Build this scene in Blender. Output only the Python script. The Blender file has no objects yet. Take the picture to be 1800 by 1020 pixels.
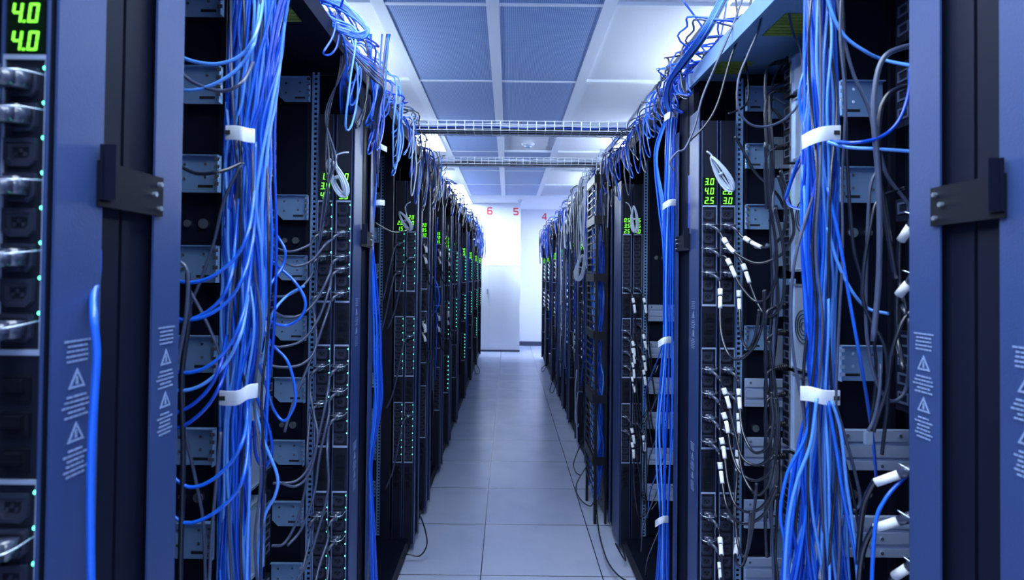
import bpy, math, random
from mathutils import Vector, Matrix
random.seed(7)
R_ = random.Random(11)
S = bpy.context.scene
C = bpy.context.collection
PI = math.pi

# ------------------------------------------------------------------ camera
F = 1040.0
W_, H_ = 1800, 1020
PITCH, ROLL = math.radians(0.9), math.radians(0.6)
CAMH = 1.48
CR = Matrix.Rotation(math.radians(90) + PITCH, 3, 'X') @ Matrix.Rotation(ROLL, 3, 'Z')
_c = CR.transposed() @ Vector((0, 1, 0))
CX = 893 - F * _c.x / (-_c.z)
CY = 485 + F * _c.y / (-_c.z)
cam_d = bpy.data.cameras.new('camera'); cam = bpy.data.objects.new('camera', cam_d); C.objects.link(cam)
cam.matrix_world = Matrix.Translation((0, 0, CAMH)) @ CR.to_4x4()
cam_d.sensor_width = 36; cam_d.lens = F / W_ * 36
cam_d.shift_x = (W_ / 2 - CX) / W_
cam_d.shift_y = -(H_ / 2 - CY) / W_
cam_d.clip_start = 0.02
cam_d.dof.use_dof = True; cam_d.dof.focus_distance = 2.4; cam_d.dof.aperture_fstop = 5.6
S.camera = cam

def U(px, py, Z):
    """world point at distance Z down the aisle that sits at this place of the view"""
    d = CR @ Vector((px - CX, -(py - CY), -F))
    return Vector((0, 0, CAMH)) + d * (Z / d.y)

# ------------------------------------------------------------------ world and exposure
w = bpy.data.worlds.new('world'); S.world = w; w.use_nodes = True
w.node_tree.nodes['Background'].inputs[0].default_value = (0.35, 0.5, 1, 1)
w.node_tree.nodes['Background'].inputs[1].default_value = 0.05
S.view_settings.view_transform = 'Standard'; S.view_settings.look = 'None'
S.view_settings.gamma = 1; S.view_settings.use_curve_mapping = False
S.view_settings.exposure = 0.0
LIGHT_COL = (0.76, 0.89, 1.0)
LIGHT_E = 55.0      # far ceiling fixtures
NEAR_E = 12.0        # fixtures near and behind the camera
END_E = 30.0         # fixtures over the far end of the aisle
PEND_E = 82.0  # added tube lights over the racks
PEND_NEAR_E = 30.0

# ------------------------------------------------------------------ materials
def mat(name, col, rough=0.5, metal=0.0, noise=0.0, nscale=30, bump=0.0, emit=0, spec=0.5, bscale=200):
    m = bpy.data.materials.new(name); m.use_nodes = True
    nt = m.node_tree; b = nt.nodes['Principled BSDF']
    b.inputs['Base Color'].default_value = (*col, 1); b.inputs['Roughness'].default_value = rough
    b.inputs['Metallic'].default_value = metal; b.inputs['Specular IOR Level'].default_value = spec
    if emit:
        b.inputs['Emission Color'].default_value = (*col, 1); b.inputs['Emission Strength'].default_value = emit
    if noise or bump:
        tc = nt.nodes.new('ShaderNodeTexCoord')
        n = nt.nodes.new('ShaderNodeTexNoise'); n.inputs['Scale'].default_value = nscale; n.inputs['Detail'].default_value = 4
        nt.links.new(tc.outputs['Object'], n.inputs['Vector'])
        if noise:
            mx = nt.nodes.new('ShaderNodeMix'); mx.data_type = 'RGBA'
            mx.inputs['A'].default_value = (*[c * (1 - noise) for c in col], 1)
            mx.inputs['B'].default_value = (*[min(1, c * (1 + noise)) for c in col], 1)
            nt.links.new(n.outputs['Fac'], mx.inputs['Factor']); nt.links.new(mx.outputs['Result'], b.inputs['Base Color'])
        if bump:
            n2 = nt.nodes.new('ShaderNodeTexNoise'); n2.inputs['Scale'].default_value = bscale
            nt.links.new(tc.outputs['Object'], n2.inputs['Vector'])
            bp = nt.nodes.new('ShaderNodeBump'); bp.inputs['Strength'].default_value = bump; bp.inputs['Distance'].default_value = 0.003
            nt.links.new(n2.outputs['Fac'], bp.inputs['Height']); nt.links.new(bp.outputs['Normal'], b.inputs['Normal'])
    return m

M = dict(
    post=mat('post_paint', (0.027, 0.054, 0.172), 0.42, 0.0, 0.12, 6, 0.12, bscale=500),
    black=mat('black_panel', (0.004, 0.006, 0.018), 0.55, 0, 0.2, 8, spec=.14),
    black2=mat('black_plastic', (0.004, 0.005, 0.011), 0.4, spec=.35),
    outlet=mat('outlet_plastic', (0.022, 0.027, 0.055), 0.3, spec=.5),
    pin=mat('pin_metal', (0.03, 0.035, 0.06), 0.4),
    coupling=mat('coupling_black', (0.004, 0.005, 0.012), 0.6, spec=.15),
    pdu=mat('strip_case', (0.006, 0.008, 0.02), 0.45, spec=.35),
    steel=mat('zinc_steel', (0.22, 0.38, 0.66), 0.38, 0.35, 0.15, 9),
    steel2=mat('ribbed_steel', (0.40, 0.50, 0.74), 0.36, 0.35, 0.12, 12),
    screw=mat('screw_head', (0.7, 0.8, 0.95), 0.25, 0.9),
    hole=mat('slot_shadow', (0.004, 0.005, 0.01), 0.7),
    chassis=mat('chassis_metal', (0.42, 0.52, 0.72), 0.32, 0.6, 0.1, 10),
    white=mat('white_plastic', (0.72, 0.78, 0.92), 0.4),
    tag=mat('white_tag', (0.85, 0.88, 0.95), 0.5),
    print=mat('printed_white', (0.20, 0.28, 0.50), 0.6),
    b1=mat('blue_jacket', (0.004, 0.058, 0.53), 0.25, spec=0.6),
    b2=mat('mid_blue_jacket', (0.012, 0.12, 0.74), 0.25, spec=0.6),
    b3=mat('pale_blue_jacket', (0.09, 0.28, 0.84), 0.25, spec=0.6),
    k1=mat('black_jacket', (0.010, 0.013, 0.028), 0.22, spec=0.7),
    k2=mat('grey_jacket', (0.05, 0.065, 0.13), 0.3, spec=0.5),
    k3=mat('pale_grey_jacket', (0.50, 0.58, 0.74), 0.4),
    red=mat('red_jacket', (0.5, 0.02, 0.04), 0.4),
    plug=mat('plug_plastic', (0.05, 0.06, 0.11), 0.12, spec=0.8),
    green=mat('green_digits', (0.22, 1.0, 0.05), 0.5, emit=1.25),
    led=mat('green_light', (0.10, 1.0, 0.55), 0.5, emit=5),
    screen=mat('display_window', (0.004, 0.012, 0.006), 0.15),
    ylw=mat('painted_backlit_mesh', (0.22, 0.30, 0.05), 0.5, 0, 0.4, 60),
    wall=mat('white_wall', (0.74, 0.79, 0.92), 0.6, 0, 0.02, 3),
    wallp=mat('pale_wall', (0.72, 0.74, 0.88), 0.6, 0, 0.02, 3),
    rail=mat('ceiling_rail', (0.74, 0.81, 0.95), 0.35),
    dark=mat('dark_skirting', (0.05, 0.06, 0.12), 0.5),
    redp=mat('red_paint', (0.62, 0.03, 0.05), 0.5),
    traywire=mat('tray_wire', (0.85, 0.90, 0.98), 0.3, 0.1),
    cobalt=mat('cobalt_paint', (0.005, 0.06, 0.62), 0.4),
)
def tile_ceiling():
    m = mat('mineral_tile', (0.74, 0.78, 0.90), 0.8, 0, 0.05, 120, 0.5, bscale=260)
    return m
M['tile'] = tile_ceiling()
def vent_mat():
    m = mat('perforated_panel', (0.13, 0.22, 0.48), 0.5)
    nt = m.node_tree; b = nt.nodes['Principled BSDF']
    tc = nt.nodes.new('ShaderNodeTexCoord'); v = nt.nodes.new('ShaderNodeVectorMath'); v.operation = 'SCALE'; v.inputs['Scale'].default_value = 95
    fr = nt.nodes.new('ShaderNodeVectorMath'); fr.operation = 'FRACTION'
    sb = nt.nodes.new('ShaderNodeVectorMath'); sb.operation = 'SUBTRACT'; sb.inputs[1].default_value = (0.5, 0.5, 0)
    mu = nt.nodes.new('ShaderNodeVectorMath'); mu.operation = 'MULTIPLY'; mu.inputs[1].default_value = (1, 1, 0)
    ln = nt.nodes.new('ShaderNodeVectorMath'); ln.operation = 'LENGTH'
    lt = nt.nodes.new('ShaderNodeMath'); lt.operation = 'LESS_THAN'; lt.inputs[1].default_value = 0.33
    mx = nt.nodes.new('ShaderNodeMix'); mx.data_type = 'RGBA'
    mx.inputs['A'].default_value = (0.30, 0.44, 0.78, 1); mx.inputs['B'].default_value = (0.085, 0.17, 0.42, 1)
    L = nt.links.new
    L(tc.outputs['Object'], v.inputs[0]); L(v.outputs[0], fr.inputs[0]); L(fr.outputs[0], sb.inputs[0]); L(sb.outputs[0], mu.inputs[0])
    L(mu.outputs[0], ln.inputs[0]); L(ln.outputs['Value'], lt.inputs[0]); L(lt.outputs[0], mx.inputs['Factor']); L(mx.outputs['Result'], b.inputs['Base Color'])
    return m
M['vent'] = vent_mat()
def floor_mat():
    m = bpy.data.materials.new('floor_tiles'); m.use_nodes = True
    nt = m.node_tree; b = nt.nodes['Principled BSDF']; L = nt.links.new
    tc = nt.nodes.new('ShaderNodeTexCoord'); mp = nt.nodes.new('ShaderNodeMapping')
    mp.inputs['Location'].default_value = (0.119 + 6.0, 6 - 2.943 + 6.0 - 6.0 + 0.0, 0)
    L(tc.outputs['Object'], mp.inputs['Vector'])
    sx = nt.nodes.new('ShaderNodeSeparateXYZ'); L(mp.outputs[0], sx.inputs[0])
    def edge(sock):
        d = nt.nodes.new('ShaderNodeMath'); d.operation = 'DIVIDE'; d.inputs[1].default_value = 0.6; L(sock, d.inputs[0])
        p = nt.nodes.new('ShaderNodeMath'); p.operation = 'PINGPONG'; p.inputs[1].default_value = 0.5; L(d.outputs[0], p.inputs[0])
        l = nt.nodes.new('ShaderNodeMath'); l.operation = 'LESS_THAN'; l.inputs[1].default_value = 0.0045; L(p.outputs[0], l.inputs[0])
        f = nt.nodes.new('ShaderNodeMath'); f.operation = 'FLOOR'; L(d.outputs[0], f.inputs[0])
        return l.outputs[0], f.outputs[0]
    ex, fx = edge(sx.outputs['X']); ey, fy = edge(sx.outputs['Y'])
    mxx = nt.nodes.new('ShaderNodeMath'); mxx.operation = 'MAXIMUM'; L(ex, mxx.inputs[0]); L(ey, mxx.inputs[1])
    cb = nt.nodes.new('ShaderNodeCombineXYZ'); L(fx, cb.inputs[0]); L(fy, cb.inputs[1])
    wn = nt.nodes.new('ShaderNodeTexWhiteNoise'); L(cb.outputs[0], wn.inputs['Vector'])
    n = nt.nodes.new('ShaderNodeTexNoise'); n.inputs['Scale'].default_value = 3.5; n.inputs['Detail'].default_value = 5; L(tc.outputs['Object'], n.inputs['Vector'])
    n2 = nt.nodes.new('ShaderNodeTexNoise'); n2.inputs['Scale'].default_value = 160; n2.inputs['Detail'].default_value = 2; L(tc.outputs['Object'], n2.inputs['Vector'])
    a = nt.nodes.new('ShaderNodeMath'); a.operation = 'ADD'; L(n.outputs['Fac'], a.inputs[0])
    s = nt.nodes.new('ShaderNodeMath'); s.operation = 'MULTIPLY'; s.inputs[1].default_value = 0.25; L(wn.outputs['Value'], s.inputs[0]); L(s.outputs[0], a.inputs[1])
    a2 = nt.nodes.new('ShaderNodeMath'); a2.operation = 'ADD'; L(a.outputs[0], a2.inputs[0])
    s2 = nt.nodes.new('ShaderNodeMath'); s2.operation = 'MULTIPLY'; s2.inputs[1].default_value = 0.5; L(n2.outputs['Fac'], s2.inputs[0]); L(s2.outputs[0], a2.inputs[1])
    cr = nt.nodes.new('ShaderNodeValToRGB'); L(a2.outputs[0], cr.inputs[0])
    cr.color_ramp.elements[0].position = 0.5; cr.color_ramp.elements[0].color = (0.47, 0.54, 0.78, 1)
    cr.color_ramp.elements[1].position = 1.3 if False else 1.0; cr.color_ramp.elements[1].color = (0.62, 0.68, 0.90, 1)
    mx = nt.nodes.new('ShaderNodeMix'); mx.data_type = 'RGBA'; mx.inputs['B'].default_value = (0.02, 0.03, 0.08, 1)
    L(cr.outputs[0], mx.inputs['A']); L(mxx.outputs[0], mx.inputs['Factor']); L(mx.outputs['Result'], b.inputs['Base Color'])
    b.inputs['Roughness'].default_value = 0.24; b.inputs['Specular IOR Level'].default_value = 0.6
    return m
M['floor'] = floor_mat()
def light_mat():
    m = bpy.data.materials.new('light_diffuser'); m.use_nodes = True
    b = m.node_tree.nodes['Principled BSDF']
    b.inputs['Base Color'].default_value = (0.8, 0.85, 0.95, 1)
    b.inputs['Emission Color'].default_value = (*LIGHT_COL, 1); b.inputs['Emission Strength'].default_value = LIGHT_E
    return m
M['light'] = light_mat()
M['light_end'] = light_mat(); M['light_end'].name = 'light_diffuser_end'; M['light_end'].node_tree.nodes['Principled BSDF'].inputs['Emission Strength'].default_value = END_E
M['light_near'] = light_mat(); M['light_near'].name = 'light_diffuser_dim'; M['light_near'].node_tree.nodes['Principled BSDF'].inputs['Emission Strength'].default_value = NEAR_E

# ------------------------------------------------------------------ mesh helpers
ORG = {}
class MB:
    def __init__(s): s.v = []; s.f = []
    def box(s, x0, x1, y0, y1, z0, z1):
        if x0 > x1: x0, x1 = x1, x0
        n = len(s.v)
        s.v += [(x, y, z) for x in (x0, x1) for y in (y0, y1) for z in (z0, z1)]
        s.f += [tuple(n + i for i in q) for q in ((0, 1, 3, 2), (4, 6, 7, 5), (0, 4, 5, 1), (2, 3, 7, 6), (0, 2, 6, 4), (1, 5, 7, 3))]
        return s
    def prism(s, poly, off):
        """poly: list of 3-D points, extruded by vector off"""
        n = len(s.v); k = len(poly); off = Vector(off)
        s.v += [tuple(p) for p in poly] + [tuple(Vector(p) + off) for p in poly]
        s.f += [tuple(range(n, n + k))[::-1], tuple(range(n + k, n + 2 * k))]
        s.f += [(n + i, n + (i + 1) % k, n + k + (i + 1) % k, n + k + i) for i in range(k)]
        return s
    def ring(s, outer, inner, off):
        n = len(s.v); k = len(outer); off = Vector(off)
        for pl in (outer, inner): s.v += [tuple(p) for p in pl]
        for pl in (outer, inner): s.v += [tuple(Vector(p) + off) for p in pl]
        for i in range(k):
            j = (i + 1) % k
            s.f += [(n + i, n + j, n + k + j, n + k + i), (n + 2 * k + i, n + 3 * k + i, n + 3 * k + j, n + 2 * k + j),
                    (n + i, n + 2 * k + i, n + 2 * k + j, n + j), (n + k + i, n + k + j, n + 3 * k + j, n + 3 * k + i)]
        return s
    def cyl(s, p, axis, r, r2=None, n=12):
        p = Vector(p); axis = Vector(axis); r2 = r if r2 is None else r2
        u = axis.orthogonal().normalized(); v = axis.normalized().cross(u); b = len(s.v)
        for q, rr in ((p, r), (p + axis, r2)):
            s.v += [tuple(q + (u * math.cos(2 * PI * i / n) + v * math.sin(2 * PI * i / n)) * rr) for i in range(n)]
        s.f += [(b + i, b + (i + 1) % n, b + n + (i + 1) % n, b + n + i) for i in range(n)]
        s.f += [tuple(b + i for i in range(n))[::-1], tuple(b + n + i for i in range(n))]
        return s
    def tube(s, pts, r, n=7):
        b = len(s.v); pts = [Vector(p) for p in pts]; m = len(pts)
        t = (pts[1] - pts[0]).normalized(); u = t.orthogonal().normalized()
        for i, p in enumerate(pts):
            t2 = (pts[min(i + 1, m - 1)] - pts[max(i - 1, 0)])
            t = t2.normalized() if t2.length > 1e-9 else t
            u = (u - t * u.dot(t)); u = u.normalized() if u.length > 1e-6 else t.orthogonal().normalized()
            v = t.cross(u)
            s.v += [tuple(p + (u * math.cos(2 * PI * k / n) + v * math.sin(2 * PI * k / n)) * r) for k in range(n)]
        for i in range(m - 1):
            for k in range(n):
                k2 = (k + 1) % n
                s.f.append((b + i * n + k, b + i * n + k2, b + (i + 1) * n + k2, b + (i + 1) * n + k))
        s.f += [tuple(b + k for k in range(n))[::-1], tuple(b + (m - 1) * n + k for k in range(n))]
        return s
    def mesh(s, name, m, org=(0, 0, 0), smooth=False):
        me = bpy.data.meshes.new(name); o = Vector(org)
        me.from_pydata([(v[0] - o.x, v[1] - o.y, v[2] - o.z) for v in s.v], [], s.f)
        me.materials.append(m if not isinstance(m, str) else M[m])
        if smooth: me.polygons.foreach_set('use_smooth', [True] * len(me.polygons))
        me.update(); return me
    def build(s, name, m, parent=None, smooth=False, org=None):
        if parent is not None: o_ = ORG.get(parent.name, Vector((0, 0, 0)))
        else: o_ = Vector(org) if org is not None else Vector((0, 0, 0))
        ob = bpy.data.objects.new(name, s.mesh(name, m, o_, smooth)); C.objects.link(ob)
        if parent is not None: ob.parent = parent; ORG[ob.name] = o_
        else: ob.location = o_; ORG[ob.name] = o_
        return ob

def spline(pts, k=6):
    P = [Vector(p) for p in pts]
    if len(P) == 2: return [P[0].lerp(P[1], i / k) for i in range(k + 1)]
    P = [P[0] * 2 - P[1]] + P + [P[-1] * 2 - P[-2]]; out = []
    for i in range(1, len(P) - 2):
        a, b, c, d = P[i - 1], P[i], P[i + 1], P[i + 2]
        for j in range(k):
            t = j / k
            out.append(0.5 * ((2 * b) + (c - a) * t + (2 * a - 5 * b + 4 * c - d) * t * t + (3 * b - a - 3 * c + d) * t ** 3))
    out.append(P[-2]); return out

def tag(o, label, cat, group=None, kind=None):
    if label: o['label'] = label
    if cat: o['category'] = cat
    if group: o['group'] = group
    if kind: o['kind'] = kind
    return o
def empty(name, loc):
    o = bpy.data.objects.new(name, None); C.objects.link(o); o.location = loc; o.empty_display_size = 0.05
    ORG[o.name] = Vector(loc); return o
def put(mesh, name, parent, loc):
    """a part that shares mesh data; loc in world coordinates"""
    o = bpy.data.objects.new(name, mesh); C.objects.link(o); o.parent = parent
    o.location = Vector(loc) - ORG[parent.name]; ORG[o.name] = Vector(loc); return o
def struct(mb, name, m):
    o = mb.build(name, m); o['kind'] = 'structure'; return o
WORDS = ['topmost', 'second', 'third', 'fourth', 'fifth', 'sixth', 'seventh', 'eighth', 'ninth', 'tenth', 'eleventh', 'twelfth', 'thirteenth', 'fourteenth', 'fifteenth', 'sixteenth']

FAR = MB(); FAR_M = []
def cable(name, pts, r, m, label, cat, group=None, k=6, n=7, far=False):
    if far:
        n0 = len(FAR.f); FAR.tube(spline(pts, k), r, n); FAR_M.extend([m] * (len(FAR.f) - n0)); return None
    c = MB().tube(spline(pts, k), r, n)
    o = c.build(name, m, None, True, org=pts[0])
    return tag(o, label, cat, group)
def pxs(lst, Z=None):
    out = []; z = Z
    for p in lst:
        if len(p) > 2: z = p[2]
        out.append(U(p[0], p[1], z))
    return out

# ------------------------------------------------------------------ room
ZC = 2.88
struct(MB().box(-3.6, 3.6, -3.5, 13.4, -0.1, 0), 'floor', 'floor')
struct(MB().box(-3.6, 3.6, -3.5, 13.4, ZC + 0.02, ZC + 0.12), 'ceiling', 'tile')
struct(MB().box(-3.7, -3.6, -3.5, 13.4, 0, ZC + 0.02), 'wall_left', 'wall')
struct(MB().box(3.6, 3.7, -3.5, 13.4, 0, ZC + 0.02), 'wall_right', 'wall')
struct(MB().box(-3.6, 3.6, -3.6, -3.5, 0, ZC + 0.02), 'wall_front', 'wall')
struct(MB().box(-3.6, 3.6, 12.6, 12.7, 0, ZC + 0.02), 'wall_back', 'wallp')
struct(MB().box(0.24, 3.6, 12.58, 12.6, 0, 0.09), 'baseboard_back', 'dark')
blk = MB().box(-3.6, 0.235, 11.55, 12.6, 0.0, ZC + 0.02)
struct(blk, 'wall_projecting', 'wall')
# seams of the white panels
sm = MB()
for z in (1.48 + (485 - 423) * 11.55 / F, 1.48 + (485 - 467) * 11.55 / F): sm.box(-0.8, 0.235, 11.543, 11.55, z - 0.006, z + 0.006)
for x in (-0.36, -0.10): sm.box(x - 0.004, x + 0.004, 11.543, 11.55, 0.05, 1.67)
struct(sm, 'trim_1', M['wallp'])
struct(MB().box(-3.6, 0.24, 11.53, 11.55, 0, 0.035), 'baseboard_projecting', 'dark')
hd = MB().box(-0.41, -0.385, 11.50, 11.543, 1.12, 1.22); struct(hd, 'trim_2', M['steel2'])

# ceiling rails + cells
XL, XM, XR = -0.688, -0.094, 0.512
ys = [0.62, 1.83, 3.04, 4.25, 5.46, 6.67, 7.88, 9.09, 10.3]
cols = [XL - 1.8, XL - 1.2, XL - 0.6, XL, XM, XR, XR + 0.6, XR + 1.2, XR + 1.8]
rl = MB()
for x in cols:
    wd = 0.034 if x in (XL, XM, XR) else 0.012
    rl.box(x - wd, x + wd, -3.5, 10.34, ZC, ZC + 0.02)
for y in [-3.01, -1.8, -0.59] + ys:
    for a, b in zip(cols[:-1], cols[1:]):
        wa = 0.034 if a in (XL, XM, XR) else 0.012; wb = 0.034 if b in (XL, XM, XR) else 0.012
        rl.box(a + wa, b - wb, y - 0.014, y + 0.014, ZC + 0.001, ZC + 0.02)
struct(rl, 'trim_3', M['rail'])
vm = {}
def vent(x0, x1, y0, y1, i, side):
    o = MB().box(x0 + 0.035, x1 - 0.035, y0 + 0.015, y1 - 0.015, ZC + 0.006, ZC + 0.018).build('ceiling_vent', 'vent', None, org=((x0 + x1) / 2, (y0 + y1) / 2, ZC))
    tag(o, f'blue-grey perforated ceiling panel in the {side} column, {i} back from the camera', 'ceiling panel', 'perforated ceiling panels')
ords = ['first', 'second', 'third', 'fourth', 'fifth', 'sixth', 'seventh', 'eighth']
for i, (a, b) in enumerate(zip(ys[:-1], ys[1:])):
    vent(XL, XM, a, b, ords[i], 'left')
    if i != 4: vent(XM, XR, a, b, ords[i], 'right')
def troffer(x, y0, y1, lab):
    t = empty('ceiling_light', (x, (y0 + y1) / 2, ZC))
    tag(t, lab, 'ceiling light', 'recessed ceiling lights')
    f = MB()
    f.box(x - 0.29, x + 0.29, y0 + .012, y0 + 0.03, ZC - 0.004, ZC + 0.019); f.box(x - 0.29, x + 0.29, y1 - 0.03, y1 - .012, ZC - 0.004, ZC + 0.019)
    f.box(x - 0.29, x - 0.27, y0 + .03, y1 - .03, ZC - 0.004, ZC + 0.019); f.box(x + 0.27, x + 0.29, y0 + .03, y1 - .03, ZC - 0.004, ZC + 0.019)
    f.build('frame', 'rail', t)
    MB().box(x - 0.27, x + 0.27, y0 + 0.03, y1 - 0.03, ZC + 0.0, ZC + 0.012).build('diffuser', 'light_end' if y0 > 10 else ('light' if y0 > 4 else 'light_near'), t)
troffer(XL - 0.3, 5.46, 6.67, 'bright white ceiling light seen over the left racks behind the first cable tray')
for x, y, l in ((XL - 0.3, 0.62, 'white ceiling light over the left racks nearest the camera'), (XL - 0.3, -1.8, 'white ceiling light behind the camera on the left'),
                (XR + 1.5, 1.83, 'white ceiling light over the right racks nearest the camera'), (XR + 0.9, -1.8, 'white ceiling light behind the camera on the right'),
                (XR + 0.9, 5.46, 'white ceiling light over the middle of the right racks'), (XL - 0.3, 9.09, 'white ceiling light over the far end of the left racks'),
                (XR + 0.9, 9.09, 'white ceiling light over the far end of the right racks')):
    troffer(x, y, y + 1.21, l)
for x, y, l in ((XM - 0.297, -0.59, 'added ceiling light directly over the camera, left of the centre rail'), (XM + 0.303, -0.59, 'added ceiling light directly over the camera, right of the centre rail'),
                (XM - 0.297, 0.62, 'added ceiling light over the aisle before the first panels, left of the centre rail'), (XM + 0.303, 0.62, 'added ceiling light over the aisle before the first panels, right of the centre rail')):
    troffer(x, y, y + 1.21, l)  # unseen ceiling lights added above the near aisle to reach the rack backs
for x, l in ((XL - 0.3, 'white ceiling light past the far end of the left racks'), (XR + 0.9, 'added ceiling light past the far end of the right racks')):
    troffer(x, 10.36, 11.5, l)  # right one is added out of view to brighten the far end
M['tube'] = light_mat(); M['tube'].name = 'added_tube'; M['tube'].node_tree.nodes['Principled BSDF'].inputs['Emission Strength'].default_value = PEND_E
M['tube_near'] = light_mat(); M['tube_near'].name = 'added_tube_dim'; M['tube_near'].node_tree.nodes['Principled BSDF'].inputs['Emission Strength'].default_value = PEND_NEAR_E
def pendant(x, y, lab):  # tube lights added behind the rack tops to brighten ceiling and end wall
    t = empty('added_pendant', (x, y, 2.62)); tag(t, lab, 'added tube light', 'added tube lights hanging over the racks')
    MB().tube([(x, y - .6, 2.62), (x, y + .6, 2.62)], .02, 12).build('tube', 'tube' if y > 3 else 'tube_near', t, True)
    m = MB()
    for q in (-.61, .6): m.cyl((x, y + q, 2.62), (0, .012, 0), .026)
    m.build('end_caps', 'rail', t)
    for q in (-.605, .605): MB().cyl((x, y + q, 2.62), (0, 0, ZC - 2.62), .004, n=8).build('hanger', 'rail', t)
for sx, nm_ in ((-1.28, 'left'), (1.45, 'right')):
    for i, y in enumerate((-1.0, 1.2, 3.6, 6.0, 8.4)):
        pendant(sx, y, f'added unseen tube light hanging over the {nm_} racks, {("nearest", "second", "third", "fourth", "farthest")[i]} from the camera')
def detector(px, py, r, lab):
    Z = (ZC - CAMH) * F / (485 - py); p = U(px, py, Z); x, y = p.x, p.y
    t = empty('smoke_detector', (x, y, ZC)); tag(t, lab, 'smoke detector')
    MB().cyl((x, y, ZC - 0.003), (0, 0, -0.02), r, r * 0.9, 24).build('base', 'white', t, True)
    MB().cyl((x, y, ZC - 0.023), (0, 0, -0.03), r * 0.62, r * 0.45, 24).build('sensor_head', 'chassis', t, True)
detector(928, 251, 0.07, 'round white smoke detector on the plain ceiling tile between the two cable trays')
detector(914, 351, 0.05, 'small white smoke detector near the back wall, beyond the ceiling panels')

# red numbers
DIG = {'4': [[(0.62, 0), (0.62, 1), (0.85, 1), (0.85, 0)], [(0, 0.22), (0, 0.40), (1, 0.40), (1, 0.22)], [(0, 0.40), (0.22, 0.40), (0.80, 1), (0.58, 1)]],
       '5': [[(0, 0.82), (0, 1), (0.95, 1), (0.95, 0.82)], [(0.02, 0.45), (0.02, 0.85), (0.24, 0.85), (0.24, 0.45)], [(0.02, 0.42), (0.02, 0.60), (0.8, 0.62), (0.9, 0.42)],
             [(0.74, 0.1), (0.74, 0.55), (0.98, 0.5), (0.98, 0.14)], [(0.08, 0), (0, 0.18), (0.94, 0.18), (0.82, 0)]],
       '6': [[(0, 0.12), (0, 0.86), (0.24, 0.9), (0.24, 0.1)], [(0.1, 0), (0.02, 0.18), (0.98, 0.18), (0.88, 0)], [(0.74, 0.1), (0.74, 0.55), (0.98, 0.48), (0.98, 0.14)],
             [(0.1, 0.44), (0.1, 0.62), (0.86, 0.62), (0.94, 0.44)], [(0.04, 0.84), (0.14, 1), (0.88, 1), (0.96, 0.82)]]}
def number(ch, px, py, Z):
    p = U(px, py, Z); h = 0.145; wd = 0.105; mb = MB()
    for k, q in enumerate(DIG[ch]): mb.prism([(p.x - wd / 2 + a * wd, Z - 0.004 - 0.0006 * k, p.z - h / 2 + b * h) for a, b in q], (0, 0.004, 0))
    tag(mb.build('wall_number', 'redp', None, org=p), f'red number {ch} high on the white wall at the end of the aisle', 'number sign', 'red numbers on the back wall')
number('6', 861, 371, 11.548); number('5', 907, 372, 11.548); number('4', 957, 381, 12.598)

# ------------------------------------------------------------------ racks
AL, AR = 0.485, 0.605
ROOF = 2.17
BZ = [2.06, 1.875, 1.687, 1.497, 1.308, 1.115, 0.92, 0.73, 0.54, 0.35]

def multi(name, parts):
    al = MB(); idx = []
    for k, (p, m) in enumerate(parts):
        n = len(al.v); al.v += p.v; al.f += [tuple(i + n for i in f) for f in p.f]; idx += [k] * len(p.f)
    me = al.mesh(name, parts[0][1])
    for p, m in parts[1:]: me.materials.append(M[m])
    me.polygons.foreach_set('material_index', idx); return me
def bracket_meshes():
    """zinc bracket plate, faces -y, origin at its inner top-left; width .095, height .078"""
    w_, h = 0.098, 0.078
    a = MB(); a.prism([(0, 0, 0), (w_, 0, 0), (w_, 0, -h), (0.018, 0, -h), (0, 0, -h + 0.018)], (0, 0.002, 0))
    a.box(0, w_, -0.012, 0, -0.002, 0); a.box(w_ - 0.002, w_, -0.014, 0, -h, 0)
    sl = MB(); sl.box(0.05, 0.082, -0.0008, 0, -0.068, -0.062)
    sc = MB()
    for x, z in ((0.022, -0.02), (0.022, -0.05), (0.066, -0.018), (0.066, -0.046)): sc.cyl((x, 0, z), (0, -0.002, 0), 0.0035, n=8)
    for z in (-0.01, -0.026, -0.046, -0.062): sc.box(w_ - 0.006, w_ + 0.004, -0.016, -0.014, z - 0.004, z + 0.004)
    return multi('mounting_bracket', ((a, 'steel'), (sl, 'hole'), (sc, 'screw')))
BR = bracket_meshes()
def plate_mesh():
    a = MB(); w_, h = 0.155, 0.088
    a.box(0, w_, 0, 0.004, -h, 0)
    for z0, z1 in ((-0.026, 0), (-0.06, -0.034), (-0.088, -0.068)): a.box(0.002, w_ - 0.002, -0.006, 0, z0 + .001, z1 - .001)
    sc = MB()
    for x, z in ((0.015, -0.012), (0.09, -0.047), (0.13, -0.012), (0.09, -0.078)): sc.cyl((x, -0.006, z), (0, -0.002, 0), 0.004, n=8)
    return multi('slide_rail', ((a, 'steel2'), (sc, 'screw')))
PL = plate_mesh()
def hole_mark_mesh(): return MB().box(-0.005, 0.005, -0.002, 0, -0.005, 0.005).mesh('hole_mark', 'screw')  # pale tab standing for the bright background behind a square rail hole
HOLE_MARK = hole_mark_mesh()

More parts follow.
